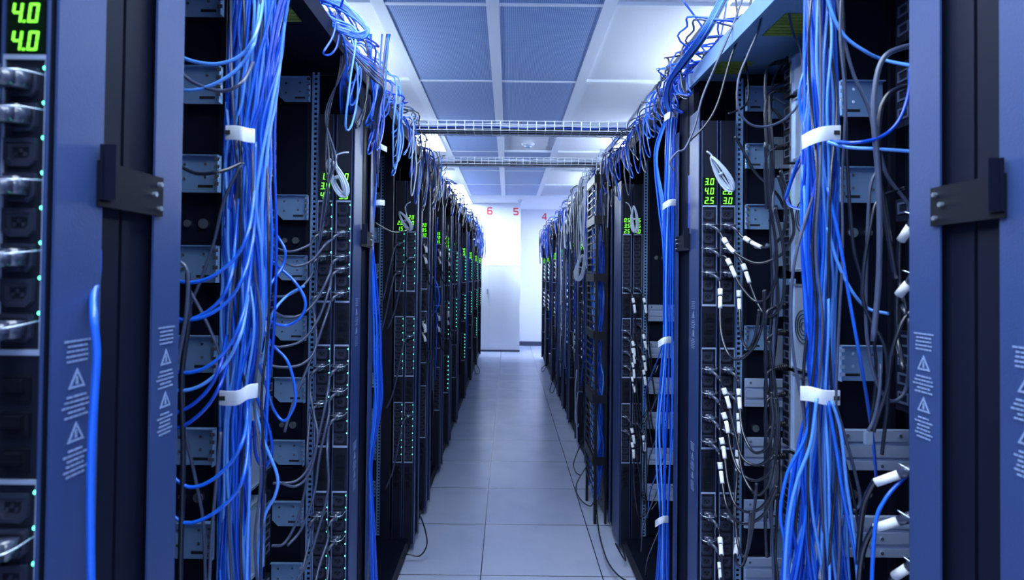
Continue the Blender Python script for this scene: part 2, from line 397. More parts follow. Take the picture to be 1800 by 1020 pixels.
def label_mesh():
    """printed warning block in the (u, z) plane, 0.052 wide, 0.15 high, drawn with thin raised ink; faces -y"""
    mb = MB(); rr = random.Random(5)
    def lines(z, n, wmin, wmax):
        for i in range(n):
            wd = rr.uniform(wmin, wmax); x = -wd / 2
            while x < wd / 2 - 0.002:
                l = min(rr.uniform(0.003, 0.009), wd / 2 - x)
                mb.box(x, x + l, -0.0006, 0, z - 0.0024, z - 0.0001); x += l + 0.0014
            z -= 0.0056
        return z
    def tri(z):
        o = [(-0.013, 0, z - 0.022), (0.013, 0, z - 0.022), (0, 0, z)]; i_ = [(-0.0088, 0, z - 0.0195), (0.0088, 0, z - 0.0195), (0, 0, z - 0.0055)]
        mb.ring(o, i_, (0, -0.0006, 0)); mb.prism([(-0.002, 0, z - 0.018), (0.002, 0, z - 0.018), (0.0012, 0, z - 0.009), (-0.0012, 0, z - 0.009)], (0, -0.0006, 0))
        return z - 0.030
    z = lines(0.0, 5, 0.030, 0.046); z = tri(z - 0.004); z = lines(z, 5, 0.026, 0.046); z = tri(z - 0.002); lines(z, 6, 0.022, 0.040)
    return mb.mesh('warning_label', 'print')
LAB = label_mesh()

def post(root, s, a, y0, y1, z1=2.02, text=True, mtl='post'):
    m = MB(); X = s * a; Xi = s * (a + 0.003)
    m.box(X, Xi, y0, y1, 0.04, z1)
    m.box(Xi, s * (a + 0.02), y1 - 0.002, y1, 0.04, z1)       # folded edge
    p = m.build('corner_post', mtl, root)
    if text:
        for zt in (1.403, 0.945):
            o = put(LAB, 'warning_label', p, (X - s * 0.0006, (y0 + y1) / 2, zt))
            o.rotation_euler = (0, 0, -s * PI / 2 if s > 0 else PI / 2)
            o.scale = ((y1 - y0) / 0.072, 1, 1) if False else (1, 1, 1)
    return p
def strip(root, xa, xb, y, z0, z1, m='steel', pitch=0.0159):
    """perforated upright: two rails and rungs, with real holes"""
    if xa > xb: xa, xb = xb, xa
    b = MB(); t = (xb - xa) * 0.28
    b.box(xa, xa + t, y, y + 0.003, z0, z1); b.box(xb - t, xb, y, y + 0.003, z0, z1)
    z = z0
    while z < z1 - 0.008:
        b.box(xa + t, xb - t, y, y + 0.003, z, z + 0.007); z += pitch
    return b.build('perforated_upright', m, root)

def rack(s, a, y0, y1, label, pa=(0.14, 0.06), pb=(0.055, 0.115), near=True, ap=None, depth=0.95, brackets=(), plates=(), wall_in=0.12, text=True, roofm='black', full=True, z1=2.02, wy=None):
    """s side, a aisle plane; y0..y1 extent.  pa: far post from y1-pa0 to y1-pa1, pb near post"""
    root = empty('server_rack', (s * (a + depth / 2), (y0 + y1) / 2, 0)); tag(root, label, 'server rack', 'server racks of the left row' if s < 0 else 'server racks of the right row')
    X = lambda d: s * (a + d)
    wy = y1 - .03 if wy is None else wy
    MB().box(X(wall_in), X(depth), wy + 0.018, wy + 0.028, 0.1, ROOF - 0.03).build('side_panel', 'black', root)
    MB().box(X(wall_in), X(depth), y0 + 0.002, y0 + 0.008, 0.1, ROOF - 0.03).build('side_panel', 'black', root)
    MB().box(X(depth), X(depth + 0.03), y0 + 0.005, y1 - 0.005, 0.06, ROOF - 0.03).build('front_door', 'black', root)
    rf = MB().box(X(0.0), X(depth + 0.03), y0 + 0.003, y1 - 0.003, ROOF - 0.012, ROOF)
    rf.box(X(0.0), X(0.01), y0 + 0.003, y1 - 0.003, ROOF - 0.05, ROOF - 0.012); rf.build('roof', roofm, root)
    MB().box(X(0.03), X(depth), y0 + 0.01, y1 - 0.014, 0.02, 0.09).build('base_frame', 'black', root)
    ft = MB()
    for fx in (0.09, depth - 0.08):
        for fy in (y0 + 0.06, y1 - 0.07): ft.cyl((X(fx), fy, 0), (0, 0, 0.02), 0.02, n=10)
    ft.build('levelling_feet', 'black2', root)
    if pa:
        post(root, s, a, y1 - pa[0], y1 - pa[1], text=text, z1=z1)
        MB().box(X(0.012), X(0.03), y1 - pa[1] + .001, y1 - 0.003, 0.04, ROOF - 0.05).build('edge_filler', 'black', root)
    if pb:
        post(root, s, a, y0 + pb[0], y0 + pb[1], text=text, z1=z1)
        MB().box(X(0.012), X(0.03), y0 + 0.003, y0 + pb[0] + .03, 0.04, ROOF - 0.05).build('edge_filler', 'black', root)
    if full:
        # verticals of the far wall: raised stiles
        st = MB()
        for d in (wall_in + 0.005, wall_in + 0.13, wall_in + 0.17): st.box(X(d), X(d + 0.012), wy + 0.008, wy + 0.018, 0.1, ROOF - 0.05)
        st.build('wall_stile', 'pdu', root)
        strip(root, X(wall_in - 0.022), X(wall_in), wy, 0.1, ROOF - 0.05, 'steel' if s > 0 or y1 > 1.5 else 'black')
        rr = MB().box(X(wall_in + 0.185), X(wall_in + 0.215), wy, wy + 0.008, 0.1, ROOF - 0.05).build('mounting_rail', 'pdu', root)
        for k in range(32): put(HOLE_MARK, 'hole_mark', rr, (X(wall_in + 0.2), wy, 0.2 + k * 0.058))
        for z in brackets:
            x0 = X(wall_in + (0.003 if s > 0 else 0.101))
            b = put(BR, 'mounting_bracket', root, (x0, wy - 0.01, z + 0.04))
            if s > 0: b.location.x += 0.098; b.scale = (-1, 1, 1)
        for z in plates:
            x0 = X(wall_in + 0.003) if s > 0 else X(wall_in + 0.158)
            b = put(PL, 'slide_rail', root, (x0, wy - 0.015, z + 0.044))
        for z in (1.585, 1.0):
            for dd, rr0 in ((.05, .011), (.085, .008)): MB().cyl((X(wall_in + dd), wy + 0.018, z), (0, -0.006, 0), rr0, n=14).build('wall_screw', 'screw', root)
    return root

# left row
RL = []
RL.append(rack(-1, AL, 0.12, 0.757, 'open rack nearest the camera on the left, dark blue post with white warnings', pa=(0.125, 0.052), brackets=BZ))
RL.append(rack(-1, AL, 0.757, 1.285, 'left open rack behind the thick blue cable bundle, zinc brackets down its dark wall', pa=None, pb=(0.052, 0.118), brackets=BZ))
RL.append(rack(-1, AL, 1.285, 2.01, 'left open rack ending at the two green-lit power strips with the coiled grey cord', pa=(0.157, 0.06), pb=None, brackets=[2.06] + BZ[2:], wall_in=.142, wy=1.868))
lz = [3.14, 3.62, 4.35, 5.0, 5.75, 6.9, 8.1, 9.5, 10.8]   # where each far power strip stands
prev = 2.01
nm = ['fourth', 'fifth', 'sixth', 'seventh', 'eighth', 'ninth', 'tenth', 'eleventh', 'twelfth']
for i, z in enumerate(lz):
    y1 = z + 0.13
    RL.append(rack(-1, AL, prev, y1, f'{nm[i]} open rack back along the left row, counted from the camera' if i < 8 else 'open rack at the far end of the left row', pa=(0.122, 0.075), pb=(0.066, 0.127) if i == 0 else (0.03, 0.06), full=i < 2, text=False, z1=2.0, brackets=BZ if i == 0 else (), wall_in=.20 if i == 0 else .12, wy=3.15 if i == 0 else None))
    prev = y1
# right row
RR = []
RR.append(rack(1, AR, 0.12, 0.78, 'open rack nearest the camera on the right, cut by the right edge', pa=(0.13, 0.052), brackets=BZ))
RR.append(rack(1, AR, 0.78, 1.345, 'right open rack behind the tall blue bundle, ribbed rails below', pa=None, pb=(0.049, 0.112), brackets=[1.879, 1.688, 1.295], plates=[1.108, 0.92, 0.73, 0.54], roofm='steel'))
RR.append(rack(1, AR, 1.345, 2.03, 'right open rack full of looping black cords beside the green readings', pa=(0.147, 0.055), pb=None, brackets=[2.05, 1.867, 1.674, 1.291], plates=[1.12, 0.935, 0.74, 0.56, 0.37], roofm='steel', wall_in=.142, wy=1.885))
rz = [3.17, 4.42, 5.1, 5.8, 6.4, 7.05, 8.1, 9.4, 10.5, 11.0]
prev = 2.03
for i, z in enumerate(rz):
    y1 = z + 0.13 if i else z + 0.27
    if i == 9: continue
    RR.append(rack(1, AR, prev, y1, f'{nm[i]} open rack back along the right row, counted from the camera' if i < 8 else 'open rack at the far end of the right row', pa=(0.26, 0.06) if i == 0 else (0.122, 0.075), pb=(0.08, 0.124) if i == 0 else (0.03, 0.06), full=i < 1, text=False, z1=2.0, plates=[1.29, 1.094, .903, .72, .53, .34] if i == 0 else (), wall_in=.142 if i == 0 else .12, wy=3.17 if i == 0 else None))
    prev = y1
for k, (za, zb) in enumerate(((1.99, 2.1), (1.83, 1.93), (1.70, 1.80), (1.52, 1.66), (1.36, 1.48), (1.20, 1.32), (1.0, 1.08), (.80, .90), (.60, .70), (.42, .52))):
    MB().box(AR + .232, AR + .285, 1.872, 1.884, za, zb).prism([(AR + .285, 1.872, za), (AR + .285, 1.872, zb), (AR + .30, 1.86, zb), (AR + .30, 1.86, za)], (0, .003, 0)).build('device_bracket', 'chassis' if k % 2 else 'steel', RR[2])
# roof vents; ceiling light through the greenish brush is put into their colour
for (r, x0, x1, y0, y1) in ((RR[1], .70, .80, 1.13, 1.24), (RR[2], .70, .80, 1.50, 1.64), (RR[2], .66, .76, 1.84, 1.95), (RL[2], -.64, -.56, 1.45, 1.58)):
    m = MB(); k = 7
    for i in range(k):
        m.box(x0, x1, y0 + (y1 - y0) * i / k, y0 + (y1 - y0) * (i + 0.7) / k, ROOF - 0.016, ROOF - 0.0125)
    m.build('roof_vent', 'ylw', r)
# cobalt sticker and white stickers
MB().box(AR + 0.010, AR + 0.0118, 1.995, 2.025, 1.62, 1.83).build('cobalt_sticker', 'cobalt', RR[2])
MB().box(AR - 0.001, AR, 0.845, 0.868, 1.94, 1.965).build('sticker', 'tag', RR[1])

# joining brackets
def joiner(s, a, y0, y1, z, lab):
    t = empty('rack_coupling', (s * a, (y0 + y1) / 2, z)); tag(t, lab, 'bracket', 'black couplings between racks')
    X = lambda d: s * (a - d)
    MB().box(X(0.004), X(0.001), y0 - 0.012, y1 + 0.012, z - 0.028, z + 0.026).build('plate', 'coupling', t)
    m = MB(); n0 = y0 - 0.012
    m.prism([(X(0.004), n0, z - 0.02), (X(0.004), n0 + 0.022, z - 0.02), (X(0.004), n0 + 0.012, z + 0.045), (X(0.004), n0, z + 0.045)], (-s * 0.004, 0, 0))
    m.box(X(0.008), X(0.022), n0 + 0.002, n0 + 0.005, z - 0.02, z + 0.045)
    m.build('hinge_leaf', 'black', t)
    for y, zz in ((n0 + 0.006, z + 0.035), (n0 + 0.008, z - 0.012), (y1, z + 0.015), (y1, z - 0.018), (y1 - 0.012, z)): MB().cyl((X(0.0045), y, zz), (-s * 0.005, 0, 0), 0.0035, n=8).build('screw', 'screw', t)
joiner(-1, AL, 0.705, 0.81, 1.585, 'black coupling bracket joining the two nearest left racks')
joiner(1, AR, 0.728, 0.83, 1.585, 'black coupling bracket joining the two nearest right racks')
joiner(-1, AL, 1.95, 2.075, 1.60, 'black coupling bracket on the post beside the left green-lit strips')
joiner(1, AR, 1.975, 2.11, 1.60, 'black coupling bracket on the post beside the cobalt sticker')

# ------------------------------------------------------------------ power strips
PIT = 0.0373
BANKS = [1.699, 1.249, 0.795]
def hexo(w_, h, c, y, cx=0, cz=0):
    x, z = w_ / 2, h / 2
    return [(cx - x, y, cz + z), (cx + x, y, cz + z), (cx + x, y, cz - z + c), (cx + x - c, y, cz - z), (cx - x + c, y, cz - z), (cx - x, y, cz - z + c)]
def outlet_mesh():
    m = MB(); m.ring(hexo(.034, .030, .007, 0), hexo(.027, .021, .005, 0), (0, -.004, 0))
    return m.mesh('outlet', 'outlet')
def outlet_in():
    m = MB(); m.ring(hexo(.027, .021, .005, -0.0012), hexo(.018, .012, .003, -0.0012), (0, .0006, 0)); m.box(-.001, .001, -.003, 0, .0, .004); m.box(-.006, -.004, -.003, 0, -.004, 0); m.box(.004, .006, -.003, 0, -.004, 0)
    return m.mesh('contact_pins', 'pin')
OUT, OIN = outlet_mesh(), outlet_in()
LEDM = MB().cyl((0, 0, 0), (0, -.0018, 0), .0026, .0018, 8).mesh('status_light', 'led', smooth=True)
BRK = MB().box(-.014, .014, -.004, 0, -.013, .013).box(-.009, .009, -.010, -.004, -.002, .010).mesh('breaker', 'black2')
SEG = {'0': 'abcdef', '1': 'bc', '2': 'abged', '3': 'abgcd', '4': 'fgbc', '5': 'afgcd', '6': 'afgedc', '7': 'abc', '8': 'abcdefg', '9': 'abfgcd'}
def seg_text(mb, txt, xc, y, zc, h):
    w_ = h * 0.52; t = h * 0.125; digs = [c for c in txt if c != '.']
    tot = len(digs) * w_ + h * 0.3; x = xc - tot / 2; sl = 0.12
    def q(x0, z0, x1, z1):
        mb.prism([(x0 + sl * (z0 - zc), y, z0), (x1 + sl * (z0 - zc), y, z0), (x1 + sl * (z1 - zc), y, z1), (x0 + sl * (z1 - zc), y, z1)], (0, -0.0006, 0))
    for c in txt:
        if c == '.':
            q(x - h * .06, zc - h / 2, x + h * .06, zc - h / 2 + t); x += h * 0.16; continue
        if c in SEG:
            for g in SEG[c]:
                m = h / 2; g_ = t * 0.15
                if g == 'a': q(x + t * .6, zc + m - t, x + w_ - t * .6, zc + m)
                if g == 'd': q(x + t * .6, zc - m, x + w_ - t * .6, zc - m + t)
                if g == 'g': q(x + t * .6, zc - t / 2, x + w_ - t * .6, zc + t / 2)
                if g == 'f': q(x, zc + g_, x + t, zc + m - g_)
                if g == 'b': q(x + w_ - t, zc + g_, x + w_, zc + m - g_)
                if g == 'e': q(x, zc - m + g_, x + t, zc - g_)
                if g == 'c': q(x + w_ - t, zc - m + g_, x + w_, zc - g_)
        x += w_ + h * 0.14
def pdu(s, a, y, k, digits, label, lit=True, full=True, leds=(0, 1, 2), w_=0.050, ztop=1.98, grp=None):
    """vertical power strip facing the camera; k = 0 aisle side, 1 = inner"""
    xo = s * (a + 0.006 + k * 0.058); xi = xo + s * w_; xc = (xo + xi) / 2
    root = empty('power_strip', (xc, y, 0.06)); tag(root, label, 'power strip', grp or ('vertical power strips of the left racks' if s < 0 else 'vertical power strips of the right racks'))
    MB().box(xo, xi, y, y + 0.043, 0.06, ztop).build('case', 'pdu', root)
    ed = MB()
    for x in (xo, xi - s * 0.002): ed.box(x, x + s * 0.002, y - 0.003, y, 0.06, ztop)
    ed.build('case_lip', 'post', root)
    MB().box(xc - 0.02, xc + 0.02, y - 0.0015, y, 1.712, 1.80).build('display', 'screen', root)
    mb = MB()
    for i, d in enumerate(digits):
        if d: seg_text(mb, d, xc - 0.001, y - 0.0016, 1.785 - i * 0.030, 0.021)
    if mb.v: mb.build('green_digits', 'green', root)
    cut = -1 if s < 0 else -1
    lx = xo - s * -0.004 if s < 0 else xi - s * 0.004     # lights on the right-hand edge of the face
    for b, zt in enumerate(BANKS):
        fr = MB(); hgt = 8 * PIT + 0.01
        xa_, xb_ = min(xo, xi) + .002, max(xo, xi) - .002; zb_ = zt - hgt
        fr.ring([(xa_, y, zt + .011), (xb_, y, zt + .011), (xb_, y, zb_), (xa_, y, zb_)], [(xa_ + .0015, y, zt + .006), (xb_ - .0015, y, zt + .006), (xb_ - .0015, y, zb_ + .006), (xa_ + .0015, y, zb_ + .006)], (0, -.0025, 0))
        fr.build('bank_frame', 'steel2', root)
        if full:
            for i in range(8):
                z = zt - PIT * (i + 0.5)
                o = put(OUT, 'outlet', root, (xc - (0.003), y, z))
                q = bpy.data.objects.new('contact_pins', OIN); C.objects.link(q); q.parent = o
                if lit and b in leds: put(LEDM, 'status_light', root, (xc + w_ / 2 - 0.0045, y, z + 0.016))
        else:
            for i in range(8):
                z = zt - PIT * (i + 0.5); put(OUT, 'outlet', root, (xc - .003, y, z))
                if lit and b in leds: put(LEDM, 'status_light', root, (xc + w_ / 2 - .0055, y, z + .014)).scale = (1.4, 1.4, 1.4)
        if full:
            for i in range(3): put(BRK, 'breaker', root, (xc, y, zt - 8 * PIT - 0.045 - i * 0.038))
    return root
PD = {}
PD['L0'] = pdu(-1, AL, 0.628, 0, ['', '4.0', '4.0'], 'large blurred power strip at the left edge reading 4.0 twice')
PD['L1a'] = pdu(-1, AL, 1.848, 1, ['1.5', '3.0', '4.0'], 'green-lit power strip behind the coiled grey cord, left one of the two')
PD['L1b'] = pdu(-1, AL, 1.848, 0, ['2.0', '', '3.5'], 'green-lit power strip beside the coiled grey cord, right one of the two')
PD['L2a'] = pdu(-1, AL, 3.14, 1, ['', '2.0', '1.5'], 'left strip of the second green-lit pair back along the left row')
PD['L2b'] = pdu(-1, AL, 3.14, 0, ['2.0', '1.0', ''], 'right strip of the second green-lit pair back along the left row')
PD['R1a'] = pdu(1, AR, 1.872, 0, ['3.0', '4.0', '2.5'], 'power strip on the right racks reading 3.0, 4.0, 2.5', lit=False)
PD['R1b'] = pdu(1, AR, 1.872, 1, ['', '2.0', '3.0'], 'power strip on the right racks half hidden by a coiled white cord, reading 3.0', lit=False)
PD['R2a'] = pdu(1, AR, 3.17, 0, ['0.5', '3.5', '2.5'], 'right-row power strip reading 0.5, 3.5, 2.5 in green', lit=False)
PD['R2b'] = pdu(1, AR, 3.17, 1, ['3.5', '3.5', '1.0'], 'farther right-row power strip crossed by a small pale coil', lit=False)
rr = random.Random(3)
def rd(): return '%d.%d' % (rr.choice([1, 2, 3, 4]), rr.choice([0, 5]))
for i, z in enumerate(lz[1:]):
    pdu(-1, AL, z, 0, [rd(), rd(), rd()], f'green-lit power strip on the {nm[i + 1]} rack back along the left row' if i < 7 else 'green-lit power strip at the far end of the left row', full=z < 4, leds=(0, 1) if i % 2 else (0, 1, 2), lit=i not in (0, 1))
for i, z in enumerate(rz[1:9]):
    pdu(1, AR, z, 0, [rd(), rd(), rd()], f'dark power strip on the {nm[i + 1]} rack back along the right row' if i < 7 else 'dark power strip with green digits at the far end of the right row', full=False, lit=i > 4, leds=(0,))
# small dark heads above the strips, filler column left of the second left pair
MB().box(-(AL + 0.128), -(AL + 0.176), 3.13, 3.16, 0.09, 2.12).build('filler_column', 'pdu', RL[3])

# ------------------------------------------------------------------ cords with plugs
def plug(parent, p, d, size=1.0, clip=True, tagm=True, s=1):
    """connector body at p (outlet centre), pointing to -y then drooping"""
    m = MB(); x, y, z = p
    m.box(x - .012 * size, x + .012 * size, y - .022 * size, y - .004, z - .009 * size, z + .009 * size)
    m.prism([(x - .010, y - .022 * size, z - .008), (x + .010, y - .022 * size, z - .008), (x + .010, y - .022 * size, z + .008), (x - .010, y - .022 * size, z + .008)], (0.006 * d, -.010, -.004))
    m.tube([Vector((x, y - .030 * size, z - .002)), Vector((x + .010 * d, y - .044 * size, z - .010)), Vector((x + .018 * d, y - .052 * size, z - .022))], .0052, 8)
    m.build('plug', 'plug', parent, True)
    if clip:
        c = MB(); c.tube(spline([(x - .023, y - .001, z + .006), (x - .022, y - .03, z + .004), (x, y - .038, z + .002), (x + .020, y - .03, z + .004), (x + .024, y - .001, z + .008)], 4), .0011, 5)
        c.build('wire_retainer', 'screw', parent, True)
def tags_on(parent, path, r, spans, m='tag'):
    """white tags around the cord between arclength spans (metres from the start)"""
    L = [0.0]
    for a, b in zip(path[:-1], path[1:]): L.append(L[-1] + (b - a).length)
    def at(q):
        for i in range(len(L) - 1):
            if L[i + 1] >= q: return path[i].lerp(path[i + 1], (q - L[i]) / max(1e-9, L[i + 1] - L[i]))
        return path[-1]
    for q0, q1, rr_ in spans:
        MB().tube([at(q0 + (q1 - q0) * t / 4) for t in range(5)], r + rr_, 8).build('wrap_label', m, parent, True)
def pcord(pd, bank, i, pts, label, r=.0042, m='k1', spans=((.03, .05, .0035), (.056, .092, .0022)), clip=True, Z=None, d=1, group=None):
    """power cord from outlet i of a bank of strip pd along view points"""
    o = ORG[pd.name]; z = BANKS[bank] - PIT * (i + .5); p = Vector((o.x - .003, o.y, z))
    st = p + Vector((.018 * d, -.052, -.022))
    path = spline([st] + pts, 7)
    c = MB().tube(path, r, 7).build('power_cable', m, None, True, org=st); tag(c, label, 'power cord', group)
    plug(c, p, d, clip=clip)
    if spans: tags_on(c, path, r, spans)
    return c
G = 'black power cords looping from the right strips'
def Q(lst, Z0=1.80, Z1=1.52):
    n = len(lst); return [U(p[0], p[1], (Z0 + (Z1 - Z0) * i / max(1, n - 1)) if len(p) < 3 else p[2]) for i, p in enumerate(lst)]
right = [
 ('R1a', 0, 1, [(1272, 420), (1290, 443), (1330, 463), (1370, 450), (1393, 418), (1394, 385), (1385, 345), (1372, 300)]),
 ('R1b', 0, 1, [(1308, 418), (1345, 436), (1372, 418), (1382, 385), (1378, 345), (1368, 310)]),
 ('R1a', 0, 3, [(1278, 455), (1300, 500), (1328, 530), (1352, 520), (1365, 480), (1363, 420), (1350, 340), (1345, 250)]),
 ('R1b', 0, 3, [(1308, 470), (1330, 530), (1350, 557), (1372, 540), (1379, 495), (1376, 430), (1362, 365)]),
 ('R1a', 0, 5, [(1266, 515), (1267, 580), (1280, 622), (1299, 632), (1325, 610), (1341, 565), (1344, 510)]),
 ('R1b', 0, 5, [(1300, 540), (1303, 590), (1315, 613), (1328, 590), (1334, 545)]),
 ('R1a', 1, 1, [(1278, 700), (1292, 760), (1305, 805), (1333, 818), (1358, 795), (1366, 740), (1362, 680), (1352, 600)]),
 ('R1b', 1, 1, [(1300, 705), (1306, 760), (1325, 795), (1350, 785), (1360, 740), (1356, 690)]),
 ('R1a', 1, 3, [(1276, 740), (1286, 795), (1302, 832), (1332, 845), (1358, 820), (1368, 760), (1364, 700)]),
 ('R1b', 1, 3, [(1299, 745), (1300, 800), (1308, 840), (1330, 870), (1352, 850), (1362, 800)]),
 ('R1a', 1, 5, [(1272, 790), (1280, 850), (1296, 892), (1330, 898), (1360, 862), (1367, 810)]),
 ('R1a', 1, 7, [(1268, 835), (1276, 885), (1290, 912), (1316, 921), (1346, 900), (1366, 855)]),
 ('R1b', 1, 6, [(1296, 830), (1292, 900), (1298, 960), (1310, 978), (1322, 930), (1330, 850)]),
 ('R1a', 2, 1, [(1266, 950), (1270, 1000), (1275, 1060), (1285, 1120)]),
 ('R1b', 2, 1, [(1296, 950), (1293, 985), (1305, 995), (1315, 960), (1320, 900)]),
 ('R1a', 2, 3, [(1266, 1000), (1270, 1060), (1276, 1150)]),
]
cnt = {}
for j, (k, b, i, pt) in enumerate(right):
    cnt[k] = cnt.get(k, 0) + 1
    side = 'right strip beside the post' if k == 'R1a' else 'strip behind the white coil'
    pcord(PD[k], b, i, Q(pt), f'black cord with white tags, {WORDS[cnt[k] - 1]} down the {side}', group=G)
G2 = 'grey power cords looping from the left strips'
left = [
 ('L1a', 0, 2, [(545, 430), (515, 442), (490, 438), (470, 425)]),
 ('L1b', 0, 2, [(572, 430), (548, 458), (518, 468), (492, 455), (474, 436)]),
 ('L1a', 0, 4, [(548, 482), (530, 505), (505, 520), (480, 522)]),
 ('L1b', 0, 4, [(578, 485), (556, 528), (530, 553), (503, 558), (480, 548)]),
 ('L1b', 0, 5, [(578, 510), (560, 560), (532, 598), (494, 610), (470, 606)]),
 ('L1b', 0, 7, [(572, 560), (553, 615), (535, 660), (515, 710), (500, 760)]),
 ('L1a', 0, 7, [(553, 560), (555, 610), (535, 638), (500, 646), (462, 640)]),
 ('L1a', 1, 1, [(545, 690), (552, 730), (558, 770), (545, 830), (520, 855), (490, 848)]),
 ('L1b', 1, 1, [(576, 690), (566, 740), (548, 810), (522, 845), (480, 850)]),
 ('L1b', 1, 3, [(577, 735), (562, 800), (552, 870), (530, 930), (505, 960)]),
 ('L1a', 1, 4, [(540, 790), (538, 850), (522, 915), (500, 955), (478, 960)]),
 ('L1b', 1, 5, [(575, 790), (577, 860), (560, 930), (540, 990), (515, 1030)]),
 ('L1a', 2, 1, [(545, 940), (535, 990), (520, 1050)]),
 ('L1b', 2, 1, [(576, 950), (560, 1000), (548, 1060)]),
 ('L1b', 2, 3, [(578, 990), (572, 1040), (560, 1100)]),
]
cnt = {}
for j, (k, b, i, pt) in enumerate(left):
    cnt[k] = cnt.get(k, 0) + 1
    side = 'right' if k == 'L1b' else 'left'
    pcord(PD[k], b, i, Q(pt, 1.72, 1.6), f'dark grey power cord, {WORDS[cnt[k] - 1]} down the {side} one of the two lit strips', m='k2', spans=None, group=G2, r=.0038, d=-1)
# near-left strip: plugs with silver retainers
for n_, i in enumerate((0, 1, 3, 5, 7)):
    o = ORG[PD['L0'].name]; z = BANKS[0] - PIT * (i + .5); st = Vector((o.x - .02, o.y - .05, z - .02))
    pcord(PD['L0'], 0, i, [st + Vector((-.05, -.03, -.05)), st + Vector((-.09, -.02, -.16))], f'blurred black power cord at the left edge, {WORDS[n_]} plug below the 4.0 reading', spans=None, d=-1, group='blurred power cords at the left edge')
pcord(PD['L0'], 2 - 1, 1, [U(-60, 1060, .55), U(-90, 1150, .55)], 'blurred black power cord at the lower left corner of the view', spans=None, d=-1)
# second pair on both rows
for n_, (k, b, i) in enumerate((('L2a', 0, 1), ('L2b', 0, 3), ('L2a', 0, 5), ('L2b', 1, 2), ('L2b', 2, 1))):
    o = ORG[PD[k].name]; z = BANKS[b] - PIT * (i + .5); st = Vector((o.x - .018, o.y - .052, z - .022))
    pcord(PD[k], b, i, [st + Vector((-.02, -.02, -.1)), st + Vector((-.05, -.02, -.25)), st + Vector((-.09, 0, -.35))], f'grey power cord on the second lit pair of the left row, {WORDS[n_]} down', m='k2', spans=None, d=-1, group='cords of the second left pair')
for n_, (k, b, i) in enumerate([('R2a', 0, 7), ('R2b', 0, 7), ('R2b', 1, 0), ('R2a', 1, 1), ('R2a', 1, 2), ('R2b', 1, 3), ('R2a', 1, 4), ('R2b', 1, 5), ('R2a', 1, 6), ('R2a', 2, 1), ('R2b', 2, 2), ('R2a', 2, 3)]):
    o = ORG[PD[k].name]; z = BANKS[b] - PIT * (i + .5); st = Vector((o.x + .018, o.y - .052, z - .022)); rj = R_.uniform(-.02, .03)
    pcord(PD[k], b, i, [st + Vector((.01, -.02, -.08)), st + Vector((.02 + rj, -.02, -.25)), st + Vector((.05 + rj, 0, -.42)), st + Vector((.09, .02, -.38))], f'black white-tagged power cord, {WORDS[n_]} down the farther right pair of strips', spans=((.03, .055, .004), (.065, .11, .003)), group='cords of the second right pair')
# far strips: short tagged cords (copies of one)
def proto_cord(name, m):
    pts = [(0, -.04, 0), (.015, -.06, -.02), (.025, -.065, -.08), (.03, -.05, -.16), (.05, -.03, -.20)]
    c = MB().tube(spline(pts, 4), .005, 6).build(name, m, None, True)
    p = MB().box(-.012, .012, -.035, -.005, -.009, .009).build('plug', 'plug', c)
    t = MB().tube([(.004, -.047, -.008), (.018, -.063, -.035), (.022, -.068, -.06)], .009, 6).build('wrap_label', 'tag', c, True)
    return c, p, t
first = True; pc = proto_cord('power_cable', 'k1')
def far_cords(s, a, z, lab, grp, n):
    global first
    for j in range(n):
        zz = (1.68 if j < n // 2 else 1.2) - (j % max(1, n // 2)) * 0.066 + R_.uniform(-.01, .01)
        if first: r, a_, b_ = pc; first = False
        else:
            r = pc[0].copy(); C.objects.link(r); a_ = pc[1].copy(); a_.parent = r; C.objects.link(a_); b_ = pc[2].copy(); b_.parent = r; C.objects.link(b_)
        r.location = (s * (a + .028), z, zz); tag(r, lab, 'power cord', grp)
for i, z in enumerate(rz[1:9]):
    far_cords(1, AR, z, f'short black power cord with white tag on the {nm[i + 1]} rack of the right row', f'tagged cords on the {nm[i + 1]} right rack', 14 if z < 8 else 8)
for i, z in enumerate(lz[1:4]):
    far_cords(-1, AL, z, f'short black power cord on the {nm[i + 1]} rack of the left row', f'cords on the {nm[i + 1]} left rack', 5)

# ------------------------------------------------------------------ chassis equipment
def chassis(s, xa, y0, y1, z0, z1, lab, fan=False):
    t = empty('server_chassis', (s * (xa + .06), (y0 + y1) / 2, z0)); tag(t, lab, 'server', 'server chassis of the ' + ('right' if s > 0 else 'left') + ' racks')
    X = lambda d: s * (xa + d)
    MB().box(X(0), X(.14), y0, y1 - .055, z0, z1 - .004).build('case', 'chassis', t)
    MB().box(X(.002), X(.14), y1 - .055, y1, z0 + .004, z1 - .008).build('inlet_panel', 'black', t)
    p = MB(); z = z0 + .02
    while z < z1 - .03:
        p.ring([(X(-.001), y1 - .045, z), (X(-.001), y1 - .010, z), (X(-.001), y1 - .010, z + .024), (X(-.001), y1 - .045, z + .024)],
               [(X(-.001), y1 - .040, z + .004), (X(-.001), y1 - .015, z + .004), (X(-.001), y1 - .015, z + .020), (X(-.001), y1 - .040, z + .020)], (s * .004, 0, 0)); z += .040
    p.build('inlet_frames', 'k2', t)
    e = MB(); e.box(X(-.006), X(0), y1 - .066, y1 - .056, z0, z1); e.box(X(-.004), X(0), y0, y1 - .07, z0, z0 + .006); e.box(X(-.004), X(0), y0, y1 - .07, z1 - .01, z1 - .004)
    e.build('flange', 'screw', t)
    if fan:
        f = MB(); cz = (z0 + z1) / 2; cy = y1 - .13
        for rr_ in (.045, .034, .023, .012): f.tube([(X(-.003), cy + rr_ * math.cos(q * PI / 12), cz + rr_ * math.sin(q * PI / 12)) for q in range(25)], .0016, 5)
        f.build('fan_guard', 'black2', t)
